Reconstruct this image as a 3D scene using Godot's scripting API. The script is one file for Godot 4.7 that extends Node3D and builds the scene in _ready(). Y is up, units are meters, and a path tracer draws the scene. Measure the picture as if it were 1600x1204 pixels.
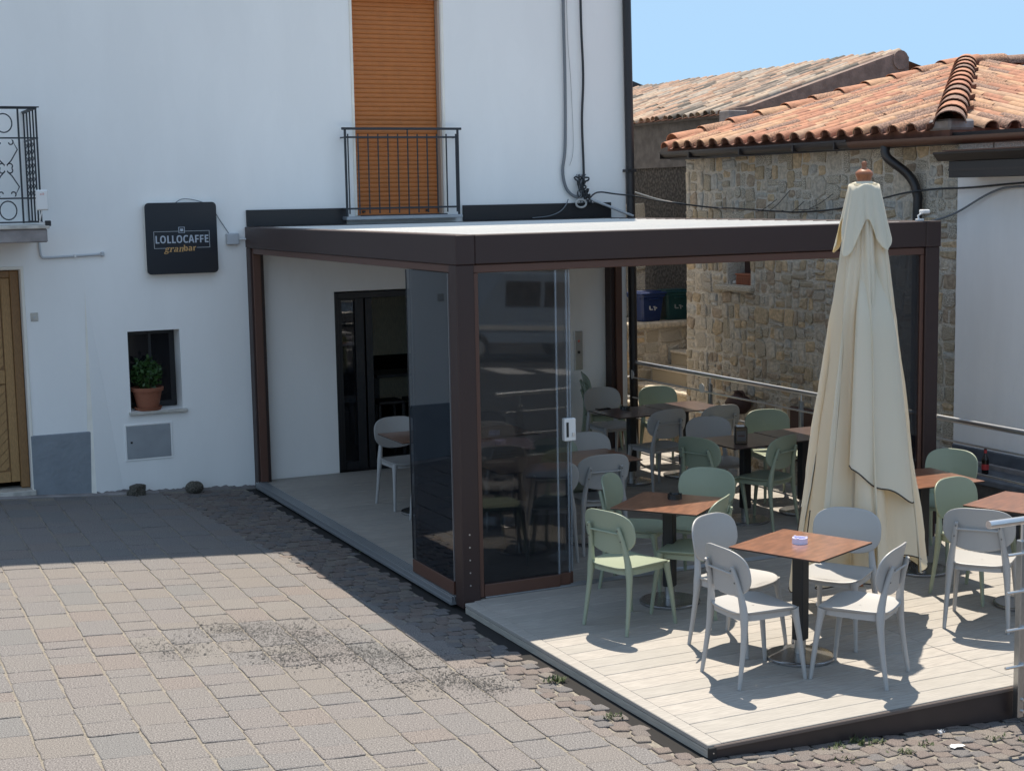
extends Node3D

# ---------------------------------------------------------------- helpers
var M := {}
var T := {}
var rng := RandomNumberGenerator.new()
var SLOPE := 0.062

class MB:
	var v := PackedVector3Array()
	var n := PackedVector3Array()
	var idx := PackedInt32Array()

	func tri(a: Vector3, b: Vector3, c: Vector3) -> void:
		var nn := (b - a).cross(c - a).normalized()
		var k := v.size()
		v.append(a); v.append(b); v.append(c)
		n.append(nn); n.append(nn); n.append(nn)
		idx.append(k); idx.append(k + 2); idx.append(k + 1)

	func quad(a: Vector3, b: Vector3, c: Vector3, d: Vector3) -> void:
		var nn := (c - a).cross(d - b).normalized()
		var k := v.size()
		v.append(a); v.append(b); v.append(c); v.append(d)
		for i in 4: n.append(nn)
		idx.append(k); idx.append(k + 2); idx.append(k + 1)
		idx.append(k); idx.append(k + 3); idx.append(k + 2)

	func box(c: Vector3, s: Vector3, ch := 0.0, bs := Basis()) -> void:
		var h := s * 0.5
		ch = minf(ch, minf(h.x, minf(h.y, h.z)) * 0.9)
		if ch <= 0.0:
			var p := []
			for i in 8:
				p.append(c + bs * Vector3(h.x if i & 1 else -h.x, h.y if i & 2 else -h.y, h.z if i & 4 else -h.z))
			quad(p[4], p[5], p[7], p[6]); quad(p[1], p[0], p[2], p[3])
			quad(p[5], p[1], p[3], p[7]); quad(p[0], p[4], p[6], p[2])
			quad(p[6], p[7], p[3], p[2]); quad(p[0], p[1], p[5], p[4])
			return
		var q := {}
		for i in 8:
			var sg := Vector3(1 if i & 1 else -1, 1 if i & 2 else -1, 1 if i & 4 else -1)
			for ax in 3:
				var e := h - Vector3(ch, ch, ch)
				e[ax] = h[ax]
				q[i * 3 + ax] = c + bs * (e * sg)
		var f := [[0, [1, 3, 7, 5]], [0, [4, 6, 2, 0]], [1, [2, 6, 7, 3]], [1, [0, 1, 5, 4]], [2, [4, 5, 7, 6]], [2, [1, 0, 2, 3]]]
		for g in f:
			var t: Array = g[1]
			quad(q[t[0] * 3 + g[0]], q[t[1] * 3 + g[0]], q[t[2] * 3 + g[0]], q[t[3] * 3 + g[0]])
		for ax in 3:
			var b1 := (ax + 1) % 3
			var b2 := (ax + 2) % 3
			for k in 4:
				var i0 := (1 << b1 if k & 1 else 0) | (1 << b2 if k & 2 else 0)
				var i1 := i0 | (1 << ax)
				var A: Vector3 = q[i0 * 3 + b1]
				var B: Vector3 = q[i1 * 3 + b1]
				var C: Vector3 = q[i1 * 3 + b2]
				var D: Vector3 = q[i0 * 3 + b2]
				var out := (A + B + C + D) * 0.25 - c
				if (C - A).cross(D - B).dot(out) > 0: quad(A, B, C, D)
				else: quad(D, C, B, A)
		for i in 8:
			var A: Vector3 = q[i * 3]
			var B: Vector3 = q[i * 3 + 1]
			var C: Vector3 = q[i * 3 + 2]
			if (B - A).cross(C - A).dot((A + B + C) / 3.0 - c) > 0: tri(A, B, C)
			else: tri(A, C, B)

	# rows of points, smooth shaded
	func grid(rows: Array, closed := false, flip := false) -> void:
		var k := v.size()
		var nr := rows.size()
		var nc: int = rows[0].size()
		for r in nr:
			for c in nc:
				v.append(rows[r][c])
		var acc := PackedVector3Array()
		acc.resize(nr * nc)
		for r in nr - 1:
			for c in (nc if closed else nc - 1):
				var c2 := (c + 1) % nc
				var a: Vector3 = rows[r][c]
				var b: Vector3 = rows[r][c2]
				var d: Vector3 = rows[r + 1][c]
				var e: Vector3 = rows[r + 1][c2]
				var nn := (e - a).cross(d - b)
				if flip: nn = -nn
				for t in [r * nc + c, r * nc + c2, (r + 1) * nc + c, (r + 1) * nc + c2]:
					acc[t] += nn
				var ia := k + r * nc + c
				var ib := k + r * nc + c2
				var id := k + (r + 1) * nc + c
				var ie := k + (r + 1) * nc + c2
				if flip: idx.append_array([ia, ib, ie, ia, ie, id])
				else: idx.append_array([ia, ie, ib, ia, id, ie])
		for t in acc: n.append(t.normalized() if t.length() > 1e-12 else Vector3.UP)

	func fan(center: Vector3, ring: Array, flip := false) -> void:
		for i in ring.size():
			var a: Vector3 = ring[i]
			var b: Vector3 = ring[(i + 1) % ring.size()]
			if flip: tri(center, b, a)
			else: tri(center, a, b)

	func tube(pts: Array, r, sides := 8, caps := true, sq := 1.0) -> void:
		var rows := []
		var prev := Vector3.ZERO
		for i in pts.size():
			var d: Vector3
			if i == 0: d = pts[1] - pts[0]
			elif i == pts.size() - 1: d = pts[i] - pts[i - 1]
			else: d = (pts[i + 1] - pts[i]).normalized() + (pts[i] - pts[i - 1]).normalized()
			d = d.normalized()
			var a := prev
			if i == 0: a = Vector3.RIGHT if absf(d.x) < 0.8 else Vector3.BACK
			a = (a - d * a.dot(d)).normalized()
			prev = a
			var b := d.cross(a)
			var rr: float = r[i] if r is Array else r
			var ring := []
			for s in sides:
				var t := TAU * s / sides
				ring.append(pts[i] + a * cos(t) * rr + b * sin(t) * rr * sq)
			rows.append(ring)
		grid(rows, true)
		if caps:
			fan(pts[0], rows[0], true)
			fan(pts[-1], rows[-1])

	func lathe(prof: Array, sides := 24, o := Vector3.ZERO, bs := Basis()) -> void:
		for i in prof.size() - 1:
			var rows := []
			for j in [i, i + 1]:
				var ring := []
				for s in sides:
					var t := TAU * s / sides
					ring.append(o + bs * Vector3(cos(t) * prof[j].x, prof[j].y, -sin(t) * prof[j].x))
				rows.append(ring)
			grid(rows, true)

	func lathe_smooth(prof: Array, sides := 24, o := Vector3.ZERO) -> void:
		var rows := []
		for p in prof:
			var ring := []
			for s in sides:
				var t := TAU * s / sides
				ring.append(o + Vector3(cos(t) * p.x, p.y, -sin(t) * p.x))
			rows.append(ring)
		grid(rows, true)

	# polygon (in x,y of the basis) extruded along basis z from z0 to z1
	func prism(poly: PackedVector2Array, z0: float, z1: float, tf := Transform3D()) -> void:
		if Geometry2D.is_polygon_clockwise(poly):
			poly.reverse()
		var t := Geometry2D.triangulate_polygon(poly)
		for i in range(0, t.size(), 3):
			var a := poly[t[i]]
			var b := poly[t[i + 1]]
			var c := poly[t[i + 2]]
			if (b - a).cross(c - a) < 0:
				var s := b
				b = c
				c = s
			tri(tf * Vector3(a.x, a.y, z1), tf * Vector3(b.x, b.y, z1), tf * Vector3(c.x, c.y, z1))
			tri(tf * Vector3(a.x, a.y, z0), tf * Vector3(c.x, c.y, z0), tf * Vector3(b.x, b.y, z0))
		for i in poly.size():
			var a := poly[i]
			var b := poly[(i + 1) % poly.size()]
			quad(tf * Vector3(a.x, a.y, z0), tf * Vector3(b.x, b.y, z0), tf * Vector3(b.x, b.y, z1), tf * Vector3(a.x, a.y, z1))

	func add(o: MB, tf: Transform3D) -> void:
		var k := v.size()
		for p in o.v: v.append(tf * p)
		for p in o.n: n.append((tf.basis * p).normalized())
		for i in o.idx: idx.append(i + k)

	func mesh(mat: Material = null) -> ArrayMesh:
		var a := []
		a.resize(Mesh.ARRAY_MAX)
		a[Mesh.ARRAY_VERTEX] = v
		a[Mesh.ARRAY_NORMAL] = n
		a[Mesh.ARRAY_INDEX] = idx
		var m := ArrayMesh.new()
		m.add_surface_from_arrays(Mesh.PRIMITIVE_TRIANGLES, a)
		if mat: m.surface_set_material(0, mat)
		return m

func obj(called: String, mb, mat: Material, parent: Node = self) -> MeshInstance3D:
	var o := MeshInstance3D.new()
	o.name = called if parent != self else numbered(called)
	o.mesh = mb.mesh() if mb is MB else mb
	o.material_override = mat
	if mat: o.set_surface_override_material(0, mat)
	o.material_override = null
	parent.add_child(o, true)
	return o

var taken := {}
func numbered(called: String) -> String:
	var k: int = taken.get(called, 0)
	taken[called] = k + 1
	return called if k == 0 else "%s_%03d" % [called, k]

func thing(called: String, label: String, category: String, at := Vector3.ZERO, turn := 0.0, group := "") -> Node3D:
	var o := Node3D.new()
	o.name = numbered(called)
	add_child(o)
	o.position = at
	o.rotation.y = turn
	tag(o, label, category, group)
	return o

func tag(o: Node, label: String, category: String, group := "") -> Node:
	o.set_meta("label", label)
	o.set_meta("category", category)
	if group: o.set_meta("group", group)
	return o

func struct(o: Node) -> Node:
	o.set_meta("kind", "structure")
	return o

func stuff(o: Node) -> Node:
	o.set_meta("kind", "stuff")
	return o

func dup(root: Node3D, at: Vector3, turn: float, label: String, group := "") -> Node3D:
	var base := String(root.name)
	var r: Node3D = root.duplicate()
	r.name = numbered(base)
	add_child(r)
	r.position = at
	r.rotation = Vector3(0, turn, 0)
	r.set_meta("label", label)
	if group: r.set_meta("group", group)
	return r

func boxmb(c: Vector3, s: Vector3, ch := 0.0) -> MB:
	var m := MB.new()
	m.box(c, s, ch)
	return m

func span(x0: float, x1: float, y0: float, y1: float, z0: float, z1: float, ch := 0.0) -> MB:
	return boxmb(Vector3((x0 + x1) / 2, (y0 + y1) / 2, (z0 + z1) / 2), Vector3(absf(x1 - x0), absf(y1 - y0), absf(z1 - z0)), ch)

func tubemb(pts: Array, r, sides := 8) -> MB:
	var m := MB.new()
	m.tube(pts, r, sides)
	return m

func smooth(pts: Array, per := 6) -> Array:
	var out := []
	for i in pts.size() - 1:
		var p0: Vector3 = pts[maxi(i - 1, 0)]
		var p1: Vector3 = pts[i]
		var p2: Vector3 = pts[i + 1]
		var p3: Vector3 = pts[mini(i + 2, pts.size() - 1)]
		for k in per:
			out.append(p1.cubic_interpolate(p2, p0, p3, float(k) / per))
	out.append(pts[-1])
	return out

func noise_tex(freq: float, lo: float, hi: float, oct := 5, kind := FastNoiseLite.TYPE_SIMPLEX_SMOOTH, size := 512, contrast := 1.0, sd := 1) -> NoiseTexture2D:
	var f := FastNoiseLite.new()
	f.noise_type = kind
	f.frequency = freq
	f.fractal_octaves = oct
	f.seed = sd
	var t := NoiseTexture2D.new()
	t.width = size
	t.height = size
	t.seamless = true
	t.noise = f
	var g := Gradient.new()
	g.offsets = PackedFloat32Array([0.5 - 0.5 / contrast, 0.5 + 0.5 / contrast])
	g.colors = PackedColorArray([Color(lo, lo, lo), Color(hi, hi, hi)])
	t.color_ramp = g
	return t

func lin(r: float, g: float, b: float, a := 1.0) -> Color:
	var c := Color(r, g, b).linear_to_srgb()
	c.a = a
	return c

# col: linear base colour; o: tex, ts (scale Vector3 or float), bump, bs, bh, metal, spec, rim, back
func mat(called: String, r: float, g: float, b: float, rough: float, o := {}) -> StandardMaterial3D:
	var m := StandardMaterial3D.new()
	m.resource_name = called
	m.albedo_color = lin(r, g, b)
	m.roughness = rough
	m.metallic = o.get("metal", 0.0)
	if o.has("spec"): m.metallic_specular = o.spec
	if o.has("tex"):
		m.albedo_texture = T[o.tex]
		m.uv1_triplanar = true
		m.uv1_world_triplanar = o.get("world", true)
		var s = o.get("ts", 1.0)
		m.uv1_scale = s if s is Vector3 else Vector3(s, s, s)
		m.uv1_triplanar_sharpness = 4.0
	if o.has("bump"):
		m.heightmap_enabled = true
		m.heightmap_texture = T[o.bump]
		m.heightmap_scale = o.get("bh", 0.3)
		m.uv1_triplanar = true
		m.uv1_world_triplanar = o.get("world", true)
		var s2 = o.get("ts", 1.0)
		m.uv1_scale = s2 if s2 is Vector3 else Vector3(s2, s2, s2)
	if o.has("back"):
		m.backlight_enabled = true
		m.backlight = o.back
	if o.has("rim"):
		m.rim_enabled = true
		m.rim = o.rim
	M[called] = m
	return m

func glassmat(called: String, r: float, g: float, b: float, alpha: float) -> void:
	var m := StandardMaterial3D.new()
	m.resource_name = called
	m.transparency = BaseMaterial3D.TRANSPARENCY_ALPHA
	m.albedo_color = lin(r, g, b, alpha)
	m.roughness = 0.02
	m.metallic_specular = 0.43
	M[called] = m

func materials() -> void:
	T.soft = noise_tex(0.006, 0.955, 1.0, 5, FastNoiseLite.TYPE_SIMPLEX_SMOOTH, 512, 1.6, 3)
	T.stain = noise_tex(0.008, 0.85, 1.0, 6, FastNoiseLite.TYPE_SIMPLEX_SMOOTH, 512, 1.8, 5)
	T.speck = noise_tex(0.07, 0.84, 1.0, 4, FastNoiseLite.TYPE_SIMPLEX_SMOOTH, 512, 2.0, 7)
	T.grain = noise_tex(0.03, 0.89, 1.0, 5, FastNoiseLite.TYPE_SIMPLEX_SMOOTH, 512, 2.0, 9)
	T.fine = noise_tex(0.11, 0.92, 1.0, 3, FastNoiseLite.TYPE_SIMPLEX_SMOOTH, 512, 1.6, 11)
	T.rough = noise_tex(0.035, 0.62, 1.0, 6, FastNoiseLite.TYPE_SIMPLEX_SMOOTH, 512, 2.4, 13)
	T.rust = noise_tex(0.02, 0.84, 1.0, 6, FastNoiseLite.TYPE_SIMPLEX_SMOOTH, 512, 2.0, 23)
	T.faint = noise_tex(0.006, 0.985, 1.0, 5, FastNoiseLite.TYPE_SIMPLEX_SMOOTH, 512, 1.6, 29)
	T.grit = noise_tex(0.035, 0.66, 1.0, 5, FastNoiseLite.TYPE_SIMPLEX_SMOOTH, 1024, 2.2, 17)
	T.bumpy = noise_tex(0.03, 0.0, 1.0, 5, FastNoiseLite.TYPE_SIMPLEX_SMOOTH, 512, 1.5, 15)
	mat("plaster", 0.88, 0.86, 0.825, 0.9, {"tex": "faint", "ts": Vector3(0.55, 0.16, 0.55), "bump": "bumpy", "bh": 0.03})
	mat("plaster_in", 0.84, 0.82, 0.785, 0.85, {"tex": "soft", "ts": 0.5})
	mat("plaster_warm", 0.88, 0.82, 0.72, 0.9, {"tex": "soft", "ts": 0.8})
	mat("plinth", 0.24, 0.26, 0.28, 0.85, {"tex": "soft", "ts": 0.9, "bump": "bumpy", "bh": 0.25})
	mat("white_wall", 0.86, 0.83, 0.80, 0.9, {"tex": "faint", "ts": Vector3(1.3, 0.2, 1.3), "bump": "bumpy", "bh": 0.12})
	mat("dark_render", 0.075, 0.068, 0.062, 0.95, {"tex": "rough", "ts": 0.9, "bump": "bumpy", "bh": 0.8})
	mat("dark_smooth", 0.12, 0.11, 0.105, 0.95, {"tex": "stain", "ts": 1.0, "bump": "bumpy", "bh": 0.3})
	mat("grey_render", 0.3, 0.27, 0.26, 0.95, {"tex": "stain", "ts": 0.9, "bump": "bumpy", "bh": 0.3})
	mat("brown_render", 0.26, 0.185, 0.155, 0.95, {"tex": "stain", "ts": 1.1, "bump": "bumpy", "bh": 0.3})
	mat("pergola", 0.042, 0.021, 0.0175, 0.5, {"tex": "fine", "ts": 2.0})
	mat("pergola_frame", 0.105, 0.048, 0.032, 0.45)
	mat("black_alu", 0.012, 0.012, 0.014, 0.4)
	mat("dark_gutter", 0.022, 0.018, 0.018, 0.4)
	mat("copper_gutter", 0.08, 0.035, 0.022, 0.45)
	mat("louvre", 0.62, 0.6, 0.56, 0.45)
	mat("track", 0.42, 0.44, 0.46, 0.35, {"metal": 0.7})
	mat("steel", 0.72, 0.72, 0.72, 0.3, {"metal": 1.0})
	mat("base_steel", 0.40, 0.40, 0.405, 0.24, {"metal": 0.92})
	mat("brushed", 0.5, 0.5, 0.49, 0.34, {"metal": 1.0, "tex": "fine", "ts": Vector3(3, 0.4, 3)})
	mat("chrome", 0.7, 0.7, 0.7, 0.1, {"metal": 1.0})
	mat("zinc", 0.38, 0.40, 0.42, 0.45, {"metal": 0.6, "tex": "soft", "ts": 1.0})
	mat("deck_a", 0.372, 0.345, 0.312, 0.62, {"tex": "grain", "ts": Vector3(0.35, 5, 5), "bump": "grain", "bh": 0.02})
	mat("deck_b", 0.354, 0.33, 0.298, 0.62, {"tex": "grain", "ts": Vector3(0.3, 6, 6.7), "bump": "grain", "bh": 0.02})
	mat("deck_c", 0.388, 0.356, 0.32, 0.62, {"tex": "grain", "ts": Vector3(0.4, 5, 4.3), "bump": "grain", "bh": 0.02})
	mat("trim_wood", 0.42, 0.385, 0.33, 0.6, {"tex": "grain", "ts": Vector3(6, 6, 0.4)})
	mat("fascia", 0.04, 0.028, 0.026, 0.4, {"tex": "soft", "ts": 1.5})
	mat("nosing", 0.13, 0.1, 0.085, 0.5)
	mat("chair_green", 0.31, 0.355, 0.26, 0.42, {"tex": "fine", "ts": 4.0})
	mat("chair_grey", 0.43, 0.42, 0.405, 0.42, {"tex": "fine", "ts": 4.0})
	mat("screw", 0.18, 0.18, 0.17, 0.4, {"metal": 0.7})
	mat("table_wood", 0.33, 0.14, 0.075, 0.3, {"tex": "rust", "ts": Vector3(0.5, 1.6, 1.9), "world": false, "spec": 0.7})
	M.table_wood.clearcoat_enabled = true
	M.table_wood.clearcoat = 0.9
	M.table_wood.clearcoat_roughness = 0.2
	var dk := mat("table_wood_shaded", 0.135, 0.078, 0.066, 0.3, {"tex": "rust", "ts": Vector3(0.5, 1.6, 1.9), "world": false, "spec": 0.7})  # same wood as the sunlit tops, pergola shade put into its colour
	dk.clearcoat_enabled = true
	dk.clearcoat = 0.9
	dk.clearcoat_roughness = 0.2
	mat("table_core", 0.03, 0.018, 0.014, 0.5)
	mat("black_metal", 0.014, 0.014, 0.015, 0.5)
	mat("cloth", 0.77, 0.715, 0.58, 0.9, {"bump": "grain", "bh": 0.5, "ts": Vector3(3.2, 0.5, 3.2), "back": Color(0.72, 0.655, 0.49), "rim": 0.2})
	mat("piping", 0.045, 0.035, 0.03, 0.8)
	mat("turned_wood", 0.36, 0.13, 0.055, 0.45, {"tex": "grain", "ts": Vector3(6, 1, 6)})
	mat("terracotta", 0.36, 0.13, 0.07, 0.85, {"tex": "speck", "ts": 2.0})
	mat("terracotta_dark", 0.085, 0.04, 0.03, 0.7, {"tex": "speck", "ts": 2.0})
	mat("basil", 0.032, 0.078, 0.016, 0.5, {"back": Color(0.06, 0.12, 0.02)})
	mat("weed", 0.085, 0.11, 0.045, 0.7, {"back": Color(0.08, 0.12, 0.03)})
	mat("shutter", 0.47, 0.15, 0.03, 0.5, {"tex": "soft", "ts": 2.0})
	mat("iron", 0.02, 0.024, 0.03, 0.5)
	mat("marble", 0.55, 0.51, 0.45, 0.6, {"tex": "stain", "ts": 1.5})
	mat("reveal", 0.45, 0.34, 0.26, 0.8)
	mat("oak", 0.40, 0.225, 0.085, 0.5, {"tex": "grain", "ts": Vector3(5, 1, 5)})
	mat("oak_dark", 0.28, 0.145, 0.052, 0.5, {"tex": "grain", "ts": Vector3(5, 1, 5)})
	mat("sign_black", 0.008, 0.010, 0.016, 0.3)
	mat("sign_edge", 0.62, 0.6, 0.55, 0.5)
	mat("print_white", 0.42, 0.45, 0.5, 0.5)
	mat("print_gold", 0.5, 0.29, 0.11, 0.5)
	mat("white_plastic", 0.72, 0.71, 0.69, 0.45)
	mat("red_print", 0.6, 0.16, 0.12, 0.5)
	mat("grey_plastic", 0.46, 0.47, 0.48, 0.5)
	mat("cable_grey", 0.17, 0.18, 0.19, 0.6)
	mat("cable_dark", 0.025, 0.027, 0.03, 0.6)
	mat("cable_light", 0.42, 0.4, 0.37, 0.6)
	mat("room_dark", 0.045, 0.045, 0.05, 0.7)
	mat("pale_panel", 0.62, 0.57, 0.42, 0.8, {"tex": "grain", "ts": Vector3(6, 0.6, 6)})
	mat("mortar", 0.27, 0.24, 0.198, 0.95, {"tex": "speck", "ts": 1.2, "bump": "bumpy", "bh": 0.8})
	mat("wall_mortar", 0.70, 0.63, 0.53, 0.95, {"tex": "speck", "ts": 1.5, "bump": "bumpy", "bh": 1.0})
	mat("soil_shade", 0.014, 0.012, 0.011, 0.95, {"tex": "speck", "ts": 2.0})  # soil blackened in colour to paint the shadow gap under the deck
	mat("asphalt", 0.06, 0.06, 0.062, 0.9, {"tex": "speck", "ts": 1.0})
	var pav := [[0.246, 0.226, 0.214], [0.254, 0.230, 0.215], [0.236, 0.221, 0.215], [0.256, 0.230, 0.210], [0.256, 0.220, 0.201], [0.226, 0.218, 0.213], [0.246, 0.223, 0.213], [0.262, 0.240, 0.221]]
	for i in pav.size():
		mat("paving%d" % i, pav[i][0], pav[i][1], pav[i][2], 0.85, {"tex": "grit", "ts": 2.6 if i % 2 else 2.1, "bump": "grit", "bh": 0.3})
	var cob := [[0.2, 0.172, 0.158], [0.22, 0.178, 0.156], [0.185, 0.172, 0.17], [0.238, 0.206, 0.182], [0.21, 0.17, 0.154]]
	for i in cob.size():
		mat("cobble%d" % i, cob[i][0], cob[i][1], cob[i][2], 0.85, {"tex": "grit", "ts": 3.0, "bump": "grit", "bh": 0.3})
	var sto := [[0.73, 0.62, 0.47], [0.68, 0.51, 0.32], [0.61, 0.54, 0.44], [0.78, 0.69, 0.55], [0.49, 0.385, 0.28], [0.57, 0.54, 0.48], [0.71, 0.60, 0.44], [0.66, 0.57, 0.45], [0.58, 0.45, 0.295], [0.73, 0.645, 0.525]]
	for i in sto.size():
		mat("stone%d" % i, sto[i][0], sto[i][1], sto[i][2], 0.92, {"tex": "rough" if i % 3 == 0 else "stain", "ts": 3.6 if i % 2 else 4.4, "bump": "bumpy", "bh": 0.6})
	var til := [[0.45, 0.20, 0.11], [0.48, 0.25, 0.145], [0.41, 0.175, 0.10], [0.46, 0.28, 0.175], [0.33, 0.19, 0.135], [0.50, 0.285, 0.16]]
	for i in til.size():
		mat("tile%d" % i, til[i][0], til[i][1], til[i][2], 0.85, {"tex": "rough" if i % 3 == 1 else "stain", "ts": 1.8, "bump": "bumpy", "bh": 0.25})
	mat("tile_pan", 0.20, 0.09, 0.06, 0.9, {"tex": "stain", "ts": 1.5})
	var om := mat("old_tile", 1, 1, 1, 0.9, {"tex": "stain", "ts": 2.0})
	om.vertex_color_use_as_albedo = true
	mat("bin_blue", 0.012, 0.028, 0.10, 0.4)
	mat("bin_green", 0.008, 0.045, 0.05, 0.4)
	mat("slate", 0.11, 0.12, 0.14, 0.6, {"tex": "stain", "ts": 1.0})
	mat("glass_bottle", 0.012, 0.006, 0.004, 0.1)
	mat("bottle_label", 0.4, 0.03, 0.03, 0.5)
	mat("ash_white", 0.62, 0.6, 0.78, 0.35)
	mat("ash_black", 0.01, 0.01, 0.011, 0.25)
	mat("grit", 0.06, 0.057, 0.055, 0.95)
	mat("van_blue", 0.32, 0.42, 0.55, 0.3)
	mat("paper", 0.8, 0.8, 0.8, 0.9)
	mat("field_stone", 0.16, 0.14, 0.11, 0.95, {"tex": "rough", "ts": 2.5, "bump": "bumpy", "bh": 1.0})
	mat("window_dark", 0.01, 0.011, 0.014, 0.08)
	glassmat("glass", 0.003, 0.0045, 0.008, 0.49)
	glassmat("glass_side", 0.004, 0.006, 0.010, 0.78)
	M.glass_side.metallic_specular = 0.5
	glassmat("glass_clear", 0.006, 0.008, 0.014, 0.42)
	glassmat("glass_edge", 0.3, 0.34, 0.38, 0.45)

# a paving slab with slightly uneven edges, face towards +z
func slab_mesh(w: float, h: float, depth: float, wob: float) -> MB:
	var m := MB.new()
	var hw := w / 2
	var hh := h / 2
	var c := 0.012
	var pts := []
	for e in [[Vector2(-hw + c, -hh), Vector2(hw - c, -hh)], [Vector2(hw, -hh + c), Vector2(hw, hh - c)], [Vector2(hw - c, hh), Vector2(-hw + c, hh)], [Vector2(-hw, hh - c), Vector2(-hw, -hh + c)]]:
		for k in 4:
			pts.append(e[0].lerp(e[1], k / 3.0) + Vector2(rng.randf_range(-wob, wob), rng.randf_range(-wob, wob)))
	var r0 := []
	var r1 := []
	var r2 := []
	for q in pts:
		var b := rng.randf_range(0.003, 0.008)
		r0.append(Vector3(q.x, q.y, -0.012))
		r1.append(Vector3(q.x, q.y, depth - 0.0035))
		r2.append(Vector3(q.x - signf(q.x) * b, q.y - signf(q.y) * b, depth + rng.randf_range(-0.001, 0.0008)))
	for i in pts.size():
		var j := (i + 1) % pts.size()
		m.quad(r0[i], r0[j], r1[j], r1[i])
		m.quad(r1[i], r1[j], r2[j], r2[i])
	m.fan(Vector3(rng.randf_range(-0.2, 0.2) * w, rng.randf_range(-0.2, 0.2) * h, depth + rng.randf_range(-0.0005, 0.0015)), r2)
	return m

# a worked stone or slab: outline about w x h in local x,y, face towards +z
func stone_mesh(w: float, h: float, depth: float, jit: float, bevel: float, bulge: float, rnd := 0.25) -> MB:
	var m := MB.new()
	var hw := w / 2
	var hh := h / 2
	var c := minf(hw, hh) * rnd
	var base := [Vector2(-hw + c, -hh), Vector2(hw - c, -hh), Vector2(hw, -hh + c), Vector2(hw, hh - c), Vector2(hw - c, hh), Vector2(-hw + c, hh), Vector2(-hw, hh - c), Vector2(-hw, -hh + c)]
	var r0 := []
	var r1 := []
	var r2 := []
	for p in base:
		var q: Vector2 = p + Vector2(rng.randf_range(-jit, jit), rng.randf_range(-jit, jit))
		var qi := Vector2(q.x - signf(q.x) * bevel, q.y - signf(q.y) * bevel)
		r0.append(Vector3(q.x, q.y, -0.012))
		r1.append(Vector3(q.x, q.y, depth - bevel * 0.7))
		r2.append(Vector3(qi.x, qi.y, depth + rng.randf_range(-bulge, bulge)))
	for i in 8:
		var j := (i + 1) % 8
		m.quad(r0[i], r0[j], r1[j], r1[i])
		m.quad(r1[i], r1[j], r2[j], r2[i])
	m.fan(Vector3(rng.randf_range(-0.2, 0.2) * w, rng.randf_range(-0.2, 0.2) * h, depth + rng.randf_range(0, bulge)), r2)
	return m

func split(r: Rect2, out: Array, target: float) -> void:
	var big := maxf(r.size.x, r.size.y)
	var lim := target * rng.randf_range(0.75, 1.7)
	if big < lim or (r.size.x * r.size.y < target * target * rng.randf_range(0.35, 1.1)):
		out.append(r)
		return
	var f := rng.randf_range(0.36, 0.64)
	if r.size.x > r.size.y * rng.randf_range(0.8, 1.7):
		split(Rect2(r.position, Vector2(r.size.x * f, r.size.y)), out, target)
		split(Rect2(r.position + Vector2(r.size.x * f, 0), Vector2(r.size.x * (1 - f), r.size.y)), out, target)
	else:
		split(Rect2(r.position, Vector2(r.size.x, r.size.y * f)), out, target)
		split(Rect2(r.position + Vector2(0, r.size.y * f), Vector2(r.size.x, r.size.y * (1 - f))), out, target)

# a face of rubble stones; tf maps local x,y,z(out) to the parent
func stone_face(parent: Node, tf: Transform3D, rects: Array, target: float, limit: int, mats := "stone", nm := 10) -> void:
	var all := []
	for r in rects: split(r, all, target)
	all.sort_custom(func(a, b): return a.size.x * a.size.y > b.size.x * b.size.y)
	var rest := {}
	var k := 0
	for r in all:
		var g := rng.randf_range(0.014, 0.034)
		var d := rng.randf_range(0.006, 0.026)
		var sm := stone_mesh(maxf(r.size.x - g, 0.03), maxf(r.size.y - g, 0.03), d, minf(r.size.x, r.size.y) * 0.11, 0.010, 0.008, rng.randf_range(0.2, 0.55))
		var c: Vector2 = r.get_center()
		var t := tf * Transform3D(Basis(Vector3.BACK, rng.randf_range(-0.05, 0.05)), Vector3(c.x, c.y, 0))
		var mi := rng.randi() % nm
		if k < limit:
			var o := obj("stone", sm, M[mats + str(mi)], parent)
			o.transform = t
		else:
			if not rest.has(mi): rest[mi] = MB.new()
			rest[mi].add(sm, t)
		k += 1
	for mi in rest:
		stuff(obj("small_stones", rest[mi], M[mats + str(mi)], parent))

# wall in the x,y plane with openings; out face at z = 0, thickness goes to -z
func wall_mb(xs: Array, ys: Array, holes: Array, thick: float) -> MB:
	var m := MB.new()
	var hollow := func(i, j):
		if i < 0 or j < 0 or i >= xs.size() - 1 or j >= ys.size() - 1: return true
		var c := Vector2((xs[i] + xs[i + 1]) / 2, (ys[j] + ys[j + 1]) / 2)
		for h in holes:
			if h.has_point(c): return true
		return false
	for i in xs.size() - 1:
		for j in ys.size() - 1:
			if hollow.call(i, j): continue
			var a := Vector3(xs[i], ys[j], 0)
			var b := Vector3(xs[i + 1], ys[j], 0)
			var c := Vector3(xs[i + 1], ys[j + 1], 0)
			var d := Vector3(xs[i], ys[j + 1], 0)
			var z := Vector3(0, 0, -thick)
			m.quad(a, b, c, d)
			m.quad(b + z, a + z, d + z, c + z)
			if hollow.call(i - 1, j): m.quad(a + z, a, d, d + z)
			if hollow.call(i + 1, j): m.quad(b, b + z, c + z, c)
			if hollow.call(i, j - 1): m.quad(a + z, b + z, b, a)
			if hollow.call(i, j + 1): m.quad(d, c, c + z, d + z)
	return m

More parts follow.
